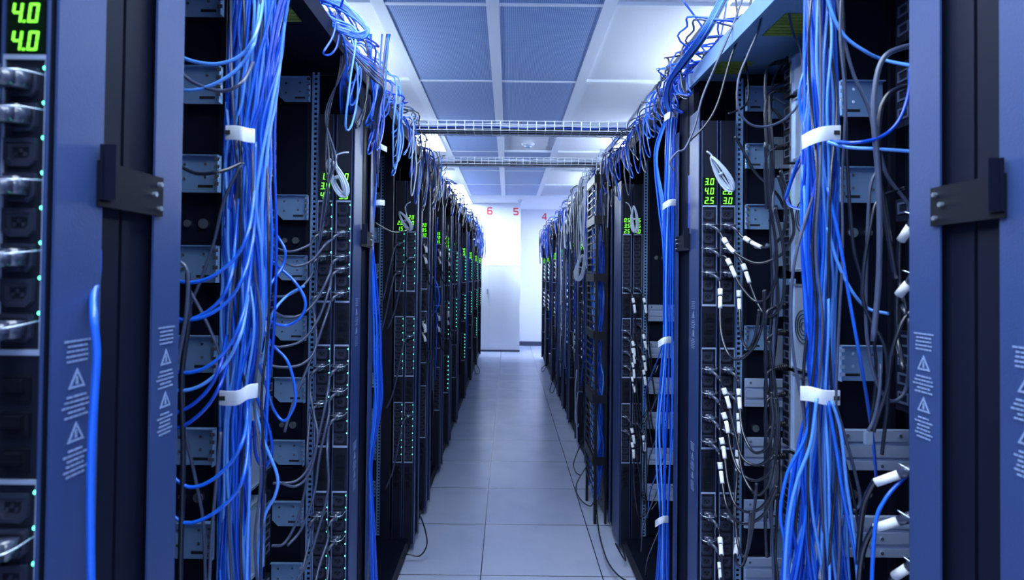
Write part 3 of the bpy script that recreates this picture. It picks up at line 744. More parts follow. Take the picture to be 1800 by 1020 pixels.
rs = [(2.0, 2.11), (1.81, 1.99), (1.50, 1.80), (1.23, 1.47), (1.0, 1.22), (.72, .99), (.42, .70), (.12, .40)]
rn = ['topmost', 'second from the top', 'third from the top', 'fourth from the top', 'fifth from the top', 'sixth from the top', 'second lowest', 'lowest']
for i, (a, b) in enumerate(rs): chassis(1, .80, 1.37, 1.726, a, b, f'pale metal server chassis between the right cords and blue bundle, {rn[i]}', fan=i in (2, 3, 5))
ls = [(1.93, 2.12), (1.74, 1.90), (1.50, 1.70), (1.30, 1.46), (1.08, 1.26), (.90, 1.05), (.66, .86), (.40, .62), (.14, .36)]
ln = ['topmost', 'second from the top', 'third from the top', 'fourth from the top', 'fifth from the top', 'sixth from the top', 'seventh from the top', 'second lowest', 'lowest']
for i, (a, b) in enumerate(ls): chassis(-1, .68, 1.32, 1.73, a, b, f'pale metal server chassis half hidden behind the left blue bundle, {ln[i]}')
for i, (a, b) in enumerate([(1.98, 2.10), (1.80, 1.95), (1.60, 1.66), (1.2, 1.38)]):
    chassis(1, .83, .96, 1.27, a, b, f'pale metal chassis behind the right bundle near the dark post, {["topmost", "second from the top", "third from the top", "lowest"][i]}')

# ------------------------------------------------------------------ cable clips
def clip(pts_px, Z, h, lab, r=.0035, flip=1, hole=True):
    """bent white plastic strap: a profile seen from the front, extruded vertically"""
    P = [U(x, y, z) for x, y, z in pts_px]; mb = MB(); path = spline(P, 5)
    n = len(path); th = .004; b = len(mb.v)
    for p in path:
        for dy in (0, th):
            for dz in (h / 2, -h / 2): mb.v.append((p.x, p.y + dy, p.z + dz))
    for i in range(n - 1):
        a, c = b + i * 4, b + i * 4 + 4
        mb.f += [(a, a + 1, c + 1, c), (a + 2, c + 2, c + 3, a + 3), (a, c, c + 2, a + 2), (a + 1, a + 3, c + 3, c + 1)]
    mb.f += [(b, b + 2, b + 3, b + 1), (b + 4 * (n - 1), b + 4 * n - 3, b + 4 * n - 1, b + 4 * n - 2)]
    o = mb.build('cable_clip', 'white', None, True, org=P[0]); tag(o, lab, 'cable clip', 'white cable clips')
    md = o.modifiers.new('bevel', 'BEVEL'); md.width = .0008; md.segments = 2; md.limit_method = 'ANGLE'
    if hole:
        q = path[2] if flip > 0 else path[-3]
        hb = MB(); hb.box(q.x - .008, q.x + .008, q.y - .0012, q.y - .0002, q.z - .004, q.z + .004); hb.build('slot', 'hole', o)
    return o
clip([(396, 233, 1.07), (412, 233, 1.06), (425, 235, 1.055), (432, 237, 1.06), (447, 239, 1.07)], 1.07, .026, 'upper white clip strapped round the thick left blue bundle')
clip([(385, 700, 1.07), (405, 701, 1.06), (420, 699, 1.055), (435, 690, 1.06), (452, 687, 1.08)], 1.07, .026, 'lower white clip strapped round the thick left blue bundle')
clip([(1411, 250, 1.11), (1424, 243, 1.09), (1440, 237, 1.08), (1455, 234, 1.08), (1478, 233, 1.09)], 1.1, .027, 'upper white clip strapped round the tall right blue bundle', flip=-1)
clip([(1408, 692, 1.11), (1424, 693, 1.09), (1440, 697, 1.08), (1455, 700, 1.08), (1477, 700, 1.09)], 1.1, .027, 'lower white clip strapped round the tall right blue bundle', flip=-1)
for (x, y, Z, l) in ((668, 257, 2.15, 'upper small white clip on the left post past the lit strips'), (667, 357, 2.15, 'lower small white clip on the left post past the lit strips')):
    clip([(x - 12, y - 5, Z), (x - 4, y - 3, Z - .01), (x + 4, y + 2, Z - .01), (x + 12, y + 6, Z)] if y < 300 else [(x - 10, y, Z), (x, y - 1, Z - .01), (x + 9, y, Z)], Z, .02, l, hole=False)
for k, (x, y) in enumerate(((1183, 203), (1180, 359), (1172, 601), (1167, 917))):
    clip([(x - 15, y + 5, 2.12), (x - 8, y, 2.10), (x, y - 3, 2.10), (x + 8, y - 3, 2.12)], 2.1, .024, f'small white clip on the thin blue bundle of the right row, {WORDS[k]} of four', hole=False)

# ------------------------------------------------------------------ the two thick bundles
def lerp(t, tab):
    for (a, va), (b, vb) in zip(tab[:-1], tab[1:]):
        if t <= b: return va + (vb - va) * (t - a) / (b - a)
    return tab[-1][1]
def bundle(n, ys_, left, right, Zc, dz, label, grp, name='network_cable', mats=('b1', 'b2', 'b3'), wts=(5, 5, 4), r=.0031, seed=1, jit=.16, far=False):
    rr_ = random.Random(seed)
    for i in range(n):
        u = (i + .5) / n; ph = rr_.uniform(0, 6.28); pw = rr_.uniform(.004, .011); w_ = rr_.uniform(-1, 1); pts = []
        for y in ys_:
            uu = min(1, max(0, u + jit * math.sin(y * pw + ph) + rr_.uniform(-.06, .06)))
            l, rg = lerp(y, left), lerp(y, right)
            c = math.sqrt(max(0, 1 - (2 * uu - 1) ** 2))
            pts.append(U(l + (rg - l) * uu, y, Zc + dz * c * (w_ * .9 + .1 * math.sin(y * .01 + ph))))
        cable(name, pts, r, rr_.choices(mats, wts)[0], label, 'network cable', grp, k=4, far=far)
YS = [-90, -30, 40, 110, 180, 233, 290, 360, 430, 500, 570, 640, 695, 750, 820, 900, 980, 1080, 1200]
bundle(58, YS, [(-90, 415), (100, 402), (233, 396), (450, 392), (600, 388), (695, 388), (1020, 383), (1200, 380)],
       [(-90, 520), (0, 505), (233, 478), (330, 474), (450, 470), (600, 462), (695, 440), (1020, 437), (1200, 440)], 1.13, .045,
       'blue network cable in the thick bundle held by two white clips on the left', 'cables of the thick left bundle', seed=4)
bundle(54, YS, [(-90, 1418), (0, 1415), (233, 1412), (400, 1408), (600, 1418), (695, 1424), (800, 1398), (900, 1385), (1200, 1360)],
       [(-90, 1462), (0, 1466), (233, 1474), (400, 1472), (600, 1466), (695, 1466), (800, 1482), (1020, 1492), (1200, 1500)], 1.15, .045,
       'blue network cable in the tall bundle held by two white clips on the right', 'cables of the tall right bundle', seed=9)
for sgn, x0, lab in ((0, 388, 'dark thin cable hanging beside the thick left blue bundle'), (1, 1482, 'dark thin cable hanging beside the tall right blue bundle')):
    for j in range(5):
        rr_ = random.Random(60 + j + 10 * sgn); xx = (x0 + 22 + j * 14) if not sgn else (x0 - 5 - j * 12); pts = []
        for y in range(-80, 1200, 130): pts.append(U(xx + rr_.uniform(-9, 9), y, 1.09 + rr_.uniform(-.02, .03)))
        cable('network_cable', pts, .0026, ('k2', 'k1', 'b3')[j % 3], lab.replace('dark', 'pale blue' if j % 3 == 2 else 'dark'), 'network cable', 'stray cables on the bundles')

# stray cables, each on its own course
ST = [
 # left, from the bundle out to the near post
 ('b3', [(296, 90, 1.0), (340, 108), (385, 112), (425, 96), (450, 58), (462, 0, 1.1), (466, -80)], 'blue cable swinging from the left bundle to the near post, highest one'),
 ('b3', [(296, 156, 1.0), (345, 158), (392, 140), (426, 112), (448, 70), (456, 0, 1.1), (458, -80)], 'blue cable swinging from the left bundle to the near post, second highest'),
 ('b2', [(296, 490, 1.0), (335, 497), (375, 485), (415, 452), (436, 408), (446, 345, 1.08), (449, 250, 1.1)], 'blue cable curving out left of the bundle at mid height, above the tight pair'),
 ('b2', [(296, 556, 1.0), (330, 563), (368, 553), (405, 525), (430, 480), (445, 415, 1.08), (452, 340, 1.1)], 'blue cable of the tight pair at mid height, lower curve'),
 ('b2', [(310, 566, 1.01), (350, 556), (385, 530), (405, 490), (413, 430, 1.08), (420, 350, 1.1)], 'blue cable of the tight pair at mid height, upper curve'),
 ('b2', [(296, 652, 1.0), (335, 655), (372, 640), (403, 608), (425, 560), (437, 500, 1.08), (446, 420, 1.1)], 'blue cable curving left of the bundle above the lower white clip, upper one'),
 ('b3', [(296, 684, 1.0), (330, 686), (366, 670), (400, 635), (424, 585), (436, 520, 1.08)], 'pale blue cable curving left of the bundle above the lower white clip, lower one'),
 ('b1', [(306, 728, 1.0), (338, 712), (368, 682), (388, 640), (398, 590, 1.08)], 'dark blue cable dropping left just below the lower white clip, upper one'),
 ('b1', [(300, 756, 1.0), (330, 745), (364, 715), (388, 675), (402, 630, 1.08)], 'dark blue cable dropping left just below the lower white clip, lower one'),
 ('b2', [(296, 832, 1.0), (330, 856), (366, 848), (402, 818), (426, 778), (434, 735, 1.06), (434, 690, 1.09)], 'blue cable sagging left of the bundle in the lower third, upper one'),
 ('b2', [(300, 905, 1.0), (330, 920), (372, 905), (412, 870), (430, 830), (436, 765, 1.06), (432, 700, 1.09)], 'blue cable sagging left of the bundle in the lower third, lower one'),
 # left, loops on the far side of the bundle
 ('b2', [(462, 380, 1.2), (485, 412, 1.3), (501, 440), (496, 470), (476, 500, 1.25), (462, 540, 1.2)], 'small blue loop right of the left bundle at the height of the third bracket'),
 ('b2', [(455, 440, 1.2), (488, 468, 1.3), (520, 498), (537, 532), (527, 560), (500, 573), (470, 562, 1.25), (455, 540, 1.2)], 'wide blue loop right of the left bundle at mid height, biggest one'),
 ('b3', [(535, 503, 1.35), (505, 520), (480, 550, 1.3), (470, 590), (462, 640, 1.2)], 'pale blue cable rising from the left bundle to the right across the wide loop'),
 ('b2', [(450, 560, 1.2), (478, 605, 1.3), (505, 635), (518, 680), (518, 712), (500, 740), (482, 722), (468, 680, 1.25), (455, 640, 1.2)], 'narrow hanging blue loop right of the lower white clip'),
 ('b1', [(444, 640, 1.2), (452, 700), (470, 745), (478, 790), (466, 822), (450, 800, 1.2), (446, 740, 1.18)], 'dark blue loop just below right of the lower white clip'),
 ('b3', [(444, 700, 1.16), (462, 770), (487, 835), (484, 870), (466, 905), (455, 960), (452, 1060)], 'pale blue cable meandering down right of the left bundle'),
 ('b2', [(484, -40, 1.2), (480, 120), (474, 300), (478, 420), (472, 560), (470, 700), (464, 860), (456, 1080)], 'blue cable hanging apart on the right flank of the left bundle, inner one'),
 ('b1', [(492, -40, 1.22), (488, 100), (482, 260), (486, 420), (480, 600), (462, 760), (460, 900), (450, 1080)], 'blue cable hanging apart on the right flank of the left bundle, outer one'),
 ('k2', [(300, 110, 1.0), (340, 145), (390, 160), (425, 145), (445, 110, 1.07)], 'thin dark cable crossing the second left bracket'),
 ('k1', [(305, 285, 1.0), (345, 305), (390, 301), (426, 286, 1.05)], 'thin dark cable crossing the third left bracket'),
 ('k2', [(424, 290, 1.08), (395, 350, 1.1), (375, 430, 1.12), (350, 500), (328, 560), (316, 680)], 'thin dark cable slanting down left across the dark wall'),
 ('k1', [(330, 480, 1.0), (332, 560), (320, 660), (322, 800), (318, 960), (316, 1080)], 'thick black cable falling beside the near left post'),
 ('k2', [(300, 465, .96), (318, 462), (330, 485), (326, 560), (312, 640)], 'bent grey cable hooked round the near left post at mid height'),
 ('k2', [(330, 505, 1.1), (360, 560), (385, 620), (400, 680)], 'thin grey cable slanting right behind the left blue curves'),
 ('k2', [(325, 760, 1.1), (345, 850), (358, 930), (362, 1080)], 'grey speckled cable hanging over the lower left brackets'),
 ('k2', [(388, 760, 1.05), (380, 850), (372, 940), (365, 1080)], 'grey speckled cable hanging along the lower left of the bundle'),
 # right
 ('b3', [(1443, -60, 1.08), (1455, 0), (1480, 58), (1520, 90), (1560, 107), (1620, 118, 1.0)], 'pale blue cable running from the right bundle to the near post, highest one'),
 ('b1', [(1600, 120, 1.0), (1597, 165), (1580, 212), (1550, 240), (1505, 251), (1460, 248, 1.07)], 'dark blue cable curling up from the right bundle to the near post'),
 ('b3', [(1455, 250, 1.06), (1490, 259, 1.04), (1540, 262, 1.02), (1600, 266, 1.0), (1630, 268, 1.0)], 'pale blue cable running straight right from the upper right clip'),
 ('b3', [(1455, 400, 1.09), (1470, 455), (1496, 510), (1525, 542), (1562, 552, 1.06)], 'pale blue cable curving right at mid height below the upper right clip'),
 ('b2', [(1455, 330, 1.1), (1475, 420, 1.09), (1492, 520), (1510, 620), (1522, 690, 1.12), (1534, 770, 1.16), (1540, 840, 1.2)], 'blue cable slanting right across the third right bracket'),
 ('b2', [(1380, 350, 1.3), (1400, 290, 1.25), (1420, 250, 1.2), (1432, 200, 1.15), (1436, 100, 1.12)], 'blue cable leaving the right bundle toward the pale chassis, upper one'),
 ('b1', [(1440, 375, 1.15), (1410, 370, 1.2), (1384, 355, 1.3), (1395, 310, 1.3), (1420, 270, 1.2)], 'dark blue loop between the pale chassis and the right bundle'),
 ('b2', [(1415, 120, 1.15), (1405, 160), (1410, 210), (1425, 260, 1.13)], 'blue cable bulging left of the right bundle above the upper clip'),
 ('b2', [(1430, 700, 1.1), (1415, 770), (1385, 830), (1372, 900), (1380, 960), (1395, 1080)], 'blue cable splaying furthest left under the lower right clip'),
 ('b3', [(1436, 700, 1.08), (1425, 780), (1400, 850), (1385, 930), (1376, 1080)], 'pale blue cable splaying left under the lower right clip'),
 ('b2', [(1455, 705, 1.08), (1470, 790), (1480, 860), (1500, 960), (1520, 1080)], 'blue cable splaying right under the lower right clip, inner one'),
 ('b3', [(1462, 705, 1.08), (1478, 760), (1488, 850), (1502, 950), (1512, 1080)], 'pale blue cable splaying right under the lower right clip, outer one'),
 ('b2', [(1625, 815, 1.0), (1590, 840), (1555, 880), (1538, 930), (1530, 1080)], 'blue cable curving down left between the white-tagged plugs'),
 ('k2', [(1462, -60, 1.09), (1482, 60), (1500, 130), (1528, 195), (1540, 260)], 'dark grey cable slanting over the top right bracket'),
 ('k2', [(1620, 78, 1.0), (1585, 84), (1555, 100), (1540, 140), (1536, 210), (1545, 330), (1545, 480), (1535, 600)], 'thick black cable arching from the near right post at the top'),
 ('k1', [(1620, 150, 1.02), (1580, 155), (1555, 175), (1545, 215), (1546, 300), (1560, 400), (1575, 490)], 'thick black cable arching below the top one at the near right post'),
 ('k2', [(1545, 260, 1.05), (1560, 310), (1590, 350), (1625, 400)], 'grey cable slanting to the near right post between the brackets'),
 ('k2', [(1548, 290, 1.06), (1530, 330), (1525, 420), (1522, 520), (1525, 600), (1540, 670), (1565, 705), (1590, 690), (1598, 640), (1598, 560)], 'grey cable making a deep loop beside the near right post'),
 ('k1', [(1590, 330, 1.05), (1545, 350), (1530, 400), (1518, 480), (1520, 540), (1555, 610), (1560, 700), (1550, 800)], 'black cable crossing the right wall to the lower plugs'),
 ('k1', [(1480, -60, 1.1), (1485, 150), (1490, 300), (1500, 430), (1522, 520), (1540, 640), (1530, 760)], 'long black cable falling along the right edge of the bundle'),
 ('k1', [(1625, 530, 1.0), (1590, 560), (1568, 620), (1560, 680), (1548, 720), (1535, 760)], 'black cable coming off the near right post toward the loose clear plug'),
 ('k2', [(1465, 700, 1.12), (1480, 750), (1500, 820), (1512, 880), (1500, 900)], 'dark cable pair slanting over the ribbed rails, upper one'),
 ('k1', [(1462, 700, 1.12), (1474, 770), (1490, 830), (1505, 900), (1520, 1000)], 'dark cable pair slanting over the ribbed rails, lower one'),
 ('k2', [(1434, 330, 1.12), (1412, 400), (1395, 470), (1390, 560), (1397, 640), (1412, 720), (1418, 800)], 'pale grey cable bowing left of the right bundle at mid height'),
 ('k1', [(1425, 560, 1.14), (1415, 620), (1412, 700), (1418, 800), (1400, 900), (1395, 1060)], 'black cable falling just left of the lower right clip'),
 ('k2', [(1378, -40, 1.5), (1392, 50), (1409, 95), (1408, 170), (1385, 205), (1350, 222), (1318, 218), (1298, 190), (1298, 140), (1315, 95), (1335, 45), (1350, -40)], 'dark cable hanging in one big U above the right strips'),
 ('k1', [(1290, -40, 1.8), (1300, 60), (1312, 115), (1316, 160), (1310, 185), (1295, 195), (1280, 200)], 'black cable curving down beside the perforated upright of the right strips'),
 ('k2', [(1318, -40, 1.6), (1290, 40), (1260, 110), (1235, 170), (1222, 220), (1205, 260), (1190, 268), (1178, 285), (1185, 300)], 'grey cable slanting down left over the right display, upper one'),
 ('k1', [(1330, -40, 1.62), (1312, 30), (1285, 100), (1262, 180), (1240, 220), (1215, 245), (1205, 258)], 'black cable slanting down left over the right display, lower one'),
 ('k1', [(1292, 240, 1.78), (1305, 262), (1325, 300), (1350, 325), (1368, 345), (1378, 365)], 'thick black cable slanting from the right strips to the pale chassis'),
 ('b1', [(1200, 0, 1.9), (1235, 50), (1228, 70), (1245, 95), (1262, 80), (1275, 20), (1280, -30)], 'blue loop hanging from the roof edge above the right posts'),
 # near left single
 ('b2', [(172, 440, .716), (171, 480, .712), (164, 520, .69), (165, 560, .668), (170, 620), (167, 680), (161, 780), (159, 900), (161, 1080)], 'single blurred bright blue cable hanging in front of the nearest left post'),
]
for m, p, l in ST:
    kind = 'network_cable' if m[0] == 'b' or m == 'k2' else 'power_cable'
    th = .0046 if 'thick' in l else (.0048 if 'near left' in l and 'single' in l else .0031)
    if 'nearest left post' in l: th = .0042
    cable(kind, pxs(p), th, m, l, 'network cable' if kind[0] == 'n' else 'power cable', k=8, n=8)
# thick vertical black cords left of the chassis
for j in range(4):
    rr_ = random.Random(80 + j); pts = [U(1352 + 4 * j + rr_.uniform(-5, 5), 105 + j * 8, 1.70)]; x0 = 1345 + rr_.uniform(0, 18)
    for y in range(150 + j * 15, 1150, 110): pts.append(U(x0 + rr_.uniform(-7, 7) + (y - 150) * .008, y, 1.70 + rr_.uniform(-.02, .02)))
    pts[0] = U(1385, 100 + j * 42, 1.71)
    cable('power_cable', pts, .0042, ('k1', 'k1', 'k2')[j % 3], 'black power cable in the vertical run left of the pale chassis', 'power cable', 'vertical run of black cables by the pale chassis')
# chassis plugs with ribbed boots
for j, y in enumerate((108, 157, 258, 537, 584, 645, 693, 745, 801, 870)):
    a = U(1382, y, 1.71); b = U(1362, y + 3, 1.69); c_ = U(1348, y + 14, 1.68); d_ = U(1345, y + 45, 1.68)
    cb = MB().tube(spline([b, U(1355, y + 6, 1.685), c_, d_, U(1348, y + 110, 1.68)], 5), .0045, 8).build('power_cable', 'k1', None, True, org=b)
    tag(cb, f'black cord with ribbed plug in the pale chassis, {WORDS[j]} from above', 'power cord', 'ribbed plugs in the pale chassis')
    m = MB(); dv = (b - a)
    for q in range(6): m.cyl(a + dv * (q / 6), dv * .1, .0095 - .0007 * q, n=10)
    m.cyl(a, dv, .006, n=10); m.build('plug', 'black2', cb, True)
# near right: dangling plugs with white tags
for j, (x, y, x2, y2, lab) in enumerate(((1592, 375, 1582, 425, 'white-sleeved bent plug hanging by the near right post, upper one'), (1590, 480, 1578, 520, 'white-sleeved plug hanging by the near right post below the bent one'),
        (1592, 822, 1535, 850, 'black cord with fat white tag by the ribbed rails, upper one'), (1590, 905, 1534, 930, 'black cord with fat white tag by the ribbed rails, lower one'), (1592, 985, 1570, 1015, 'black cord with white tag at the bottom right, lowest one'))):
    a, b = U(x + 25, y, .98), U(x2, y2, 1.02); dv = b - a
    tail = [a + dv * .95, b, U(x2 - 18, y2 + 45, 1.05), U(x2 - 28, y2 + 140, 1.08)] if j > 1 else [a + dv * .95, b, U(x2, y2 + 70, 1.05), U(x2 + 10, y2 + 130, 1.0)]
    cb = MB().tube(spline(tail, 6), .0048, 8).build('power_cable', 'k1', None, True, org=a); tag(cb, lab, 'power cord', 'dangling white-tagged cords by the near right post')
    MB().cyl(a + dv * .45, dv * .5, .0078, .0074, 10).build('wrap_label', 'tag', cb, True)
    MB().cyl(a + dv * .1, dv * .33, .010, .008, 8).build('plug', 'plug', cb, True)
    rt = MB(); n_ = a + dv * .2; rt.tube(spline([n_ + Vector((-.02, 0, .012)), n_ + Vector((0, -.02, .0)), n_ + Vector((.03, -.01, -.014))], 4), .0013, 5); rt.build('wire_retainer', 'screw', cb, True)
lp = MB(); a = U(1526, 765, 1.05); lp.box(a.x - .006, a.x + .006, a.y - .004, a.y + .004, a.z - .016, a.z + .006)
o = lp.build('network_plug', 'chassis', None, org=a); tag(o, 'loose clear network plug dangling in front of the ribbed rail', 'network plug')
tail = MB().tube(spline([a + Vector((0, 0, .006)), U(1537, 735, 1.05), U(1546, 690, 1.05), U(1548, 640, 1.06)], 5), .0029, 7).build('grey_lead', 'k2', o, True)

# coils
def coil(cx, cy, Z, hl, hw, ang, label, seed, m='k3', r=.0026, tailp=None):
    rr_ = random.Random(seed); pts = []
    ca, sa = math.cos(ang), math.sin(ang); n = 6 * 12
    for i in range(n):
        t = 2 * PI * i / 12; tn = i // 12; fr = (i % 12) / 12; q_ = [1, .86, 1.08, .93, 1.12, .98, 1][tn] * (1 - fr) + [1, .86, 1.08, .93, 1.12, .98, 1][tn + 1] * fr; jl = hl * q_; jw = hw * ([1, .45, 1.25, .7, 1.5, .9, 1][tn] * (1 - fr) + [1, .45, 1.25, .7, 1.5, .9, 1][tn + 1] * fr) * (1 + .35 * math.cos(t))
        u, v = jl * math.cos(t), jw * math.sin(t)
        pts.append(U(cx + u * sa + v * ca, cy + u * ca - v * sa, Z - .012 * math.sin(t) - .004 * rr_.random()))
    if tailp: pts = [U(x, y, Z) for x, y in tailp] + pts
    o = MB().tube(spline(pts, 2), r, 7).build('coiled_cable', m, None, True, org=pts[0]); tag(o, label, 'cord', 'coiled cords hanging over the displays')
    c = U(cx, cy, Z); d = U(cx + sa * 30, cy + ca * 30, Z) - c; d.normalize()
    rr2 = hw * Z / F * 1.15
    MB().cyl(c - d * .004, d * .008, rr2 * .5, n=12).build('tie', m, o, True)
coil(592, 312, 1.78, 34, 9, .42, 'coiled grey cord hanging over the left pair of green displays', 1, tailp=[(613, 268), (598, 270), (590, 282)])
coil(1268, 305, 1.80, 33, 8, .55, 'coiled white cord hanging over the right 3.0 display', 2, tailp=[(1242, 266), (1250, 272), (1256, 285)])
coil(712, 388, 3.05, 18, 5, .6, 'small pale coil over the second pair of displays on the left', 3, tailp=[(722, 355), (712, 365)])
coil(1115, 385, 3.08, 22, 5, .05, 'small pale coil over the second pair of displays on the right', 4, tailp=[(1100, 356), (1108, 364)])
coil(1020, 470, 4.3, 22, 6, -.2, 'pale looped cord hanging down the right row past the cable ladder', 5, r=.004, tailp=[(1022, 400), (1020, 440)])

# ------------------------------------------------------------------ thin bundles beside the double posts
Y2 = list(range(150, 1200, 75))
bundle(12, Y2, [(150, 1172), (200, 1172), (359, 1168), (601, 1166), (760, 1150), (917, 1160), (1200, 1140)], [(150, 1200), (203, 1189), (359, 1184), (601, 1182), (760, 1188), (917, 1176), (1200, 1180)], 2.16, .02,
       'blue cable in the thin bundle under four small white clips on the right row', 'cables of the thin right bundle', seed=21)
bundle(9, [430, 500, 570, 640, 700, 760, 820, 880, 940, 1020, 1150], [(430, 652), (560, 656), (700, 658), (820, 648), (1150, 655)], [(430, 655), (560, 668), (700, 672), (820, 654), (1150, 672)], 2.12, .012,
       'blue cable hanging down the far side of the left double post', 'cables beside the left double post', seed=22)
bundle(9, [60, 110, 160, 220, 280, 340, 395], [(60, 640), (200, 650), (395, 640)], [(60, 690), (200, 674), (395, 660)], 2.15, .03,
       'blue cable falling from the roof past the small clips on the left double post', 'cables over the left double post', seed=23, mats=('b1', 'b2', 'k1'), wts=(5, 3, 2), far=True)

# ------------------------------------------------------------------ cable ladder on the right row
lad = empty('cable_duct', (AR - .04, 3.75, 0)); tag(lad, 'tall black finger duct full of blue cables on the right row', 'cable duct')
m = MB()
for y in (3.56, 3.92): m.box(AR - .078, AR - .062, y, y + .02, 0.0, 2.12); m.box(AR - .014, AR - .002, y, y + .02, 0.0, 2.12)
m.box(AR - .004, AR - .002, 3.58, 3.92, 0.03, 2.12)
for k in range(42):
    z = .2 + k * .045; m.box(AR - .082, AR - .075, 3.58, 3.64, z, z + .009); m.box(AR - .082, AR - .075, 3.68, 3.92, z, z + .009)
for z in (.35, .72, 1.1, 1.45, 1.8, 2.05): m.box(AR - .062, AR - .014, 3.56, 3.564, z, z + .05); m.box(AR - .087, AR - .073, 3.57, 3.93, z, z + .05)
m.build('finger_frame', 'black2', lad)
for k in range(26):
    rr_ = random.Random(200 + k); y = 3.6 + .012 * k; pts = [(AR - .04 + rr_.uniform(-.028, .026), y + rr_.uniform(-.02, .02), z) for z in [x * .19 + .12 for x in range(11)]]
    cable('network_cable', [Vector(p) for p in pts], .0045, rr_.choice(['b1', 'b2', 'b3', 'b1', 'k3']), 'cable packed inside the black finger duct on the right row', 'network cable', 'cables in the finger duct', k=3, n=5, far=True)

# ------------------------------------------------------------------ overhead tangles
def rnd_path(rr_, s, a, y0, L, zb, dx=.12, droop=0.0, zspread=.10):
    pts = []; n = max(4, int(L / .14)); x = a + rr_.uniform(-.03, dx); z = zb + rr_.uniform(.006, zspread)
    for i in range(n + 1):
        x += rr_.uniform(-.035, .035); x = min(a + dx + .05, max(a - .05, x)); z = min(zb + zspread + .03, max(zb + .008, z + rr_.uniform(-.03, .03)))
        pts.append(Vector((s * x, y0 + L * i / n, z)))
    if droop > 0:
        p = pts[-1]; d = rr_.uniform(.35, 1) * droop
        e = a - rr_.uniform(.01, .045)
        pts += [Vector((s * e, p.y + rr_.uniform(-.05, .06), p.z - .03)), Vector((s * (e - .005), p.y + rr_.uniform(-.06, .08), ROOF - d * .5)), Vector((s * (e + .006), p.y + rr_.uniform(-.08, .08), ROOF - d))]
    pts[0] = Vector((s * (a + .16), pts[0].y - .05, zb + .008)); 
    if droop > 0:
        q = pts[-1]; pts += [Vector((s * (e + .004), q.y + .06, q.z + .02)), Vector((s * (e - .004), q.y + .09, (q.z + ROOF) / 2)), Vector((s * (a - .012), q.y + .10, ROOF + .01)), Vector((s * (a + .04), q.y + .11, ROOF + .02)), Vector((s * (a + .16), q.y + .16, zb + .008))]
    else: pts[-1] = Vector((s * (a + .16), pts[-1].y + .05, zb + .008))
    return pts
def tangle(s, a, n, ya, yb, La, Lb, mats, wts, droop, label, grp, seed, r=.0032, zspread=.10, dx=.12, nn=5, far=True):
    rr_ = random.Random(seed)
    for i in range(n):
        y0 = rr_.uniform(ya, yb); L = rr_.uniform(La, Lb)
        m = rr_.choices(mats, wts)[0]
        cable('network_cable', rnd_path(rr_, s, a, y0, L, ROOF, dx, droop if rr_.random() < .75 else 0, zspread), r, m, label, 'network cable', grp, k=4, n=nn, far=far)
tangle(-1, AL, 30, 1.35, 1.95, .15, .6, ('b1', 'b2', 'b3', 'k1'), (6, 5, 2, 2), .30, 'blue cable in the tangle on the roof edge above the left lit strips', 'roof tangle over the nearest left racks', 31, zspread=.09, nn=6, far=False)
tangle(-1, AL, 32, 2.2, 3.1, .2, .8, ('b1', 'k3', 'b3', 'k1', 'k2'), (4, 3, 2, 3, 3), .34, 'cable in the grey and blue roof tangle left of the first overhead tray', 'roof tangle by the first tray', 32, zspread=.10)
tangle(-1, AL, 36, 3.0, 5.2, .2, .9, ('k1', 'k2', 'b1', 'k3'), (5, 3, 2, 1), .20, 'dark cable in the roof tangle over the middle left racks', 'roof tangle over the middle left racks', 33, r=.004, zspread=.11)
tangle(-1, AL, 26, 5.0, 7.6, .3, 1.0, ('k1', 'b1', 'k2', 'b3'), (4, 4, 2, 1), .16, 'cable in the mixed roof tangle over the farther left racks', 'roof tangle over the farther left racks', 34, r=.005, zspread=.12)
tangle(-1, AL, 34, 7.4, 10.4, .3, 1.0, ('b1', 'b2', 'k1'), (6, 5, 1), .38, 'bright blue cable in the tangle over the far end of the left row', 'roof tangle at the left far end', 35, r=.007, zspread=.17)
tangle(1, AR, 28, 1.55, 2.05, .15, .5, ('b1', 'b2', 'k1', 'b3', 'k2'), (5, 4, 3, 2, 2), .13, 'cable in the tangle on the roof edge above the right strips', 'roof tangle over the nearest right racks', 41, zspread=.07, nn=6)
tangle(1, AR, 24, 2.0, 3.0, .2, .7, ('b1', 'k3', 'k1', 'b2', 'k2'), (4, 2, 3, 2, 2), .30, 'cable in the roof tangle right of the first overhead tray', 'roof tangle right of the first tray', 42, zspread=.08)
tangle(1, AR, 54, 3.1, 5.4, .2, .8, ('k3', 'k1', 'k2', 'b1'), (6, 3, 3, 2), .62, 'grey or black cable spilling over the middle right racks', 'spilling cables over the middle right racks', 43, r=.004, zspread=.12)
tangle(1, AR, 24, 5.0, 7.2, .3, 1.0, ('b1', 'k1', 'k3', 'k2'), (4, 4, 2, 2), .28, 'cable in the mixed roof tangle over the farther right racks', 'roof tangle over the farther right racks', 44, r=.005, zspread=.12)
tangle(1, AR, 28, 7.2, 10.3, .3, 1.0, ('b1', 'k1', 'b2'), (5, 4, 2), .45, 'cable in the blue and black tangle over the far end of the right row', 'roof tangle at the right far end', 45, r=.007, zspread=.15)
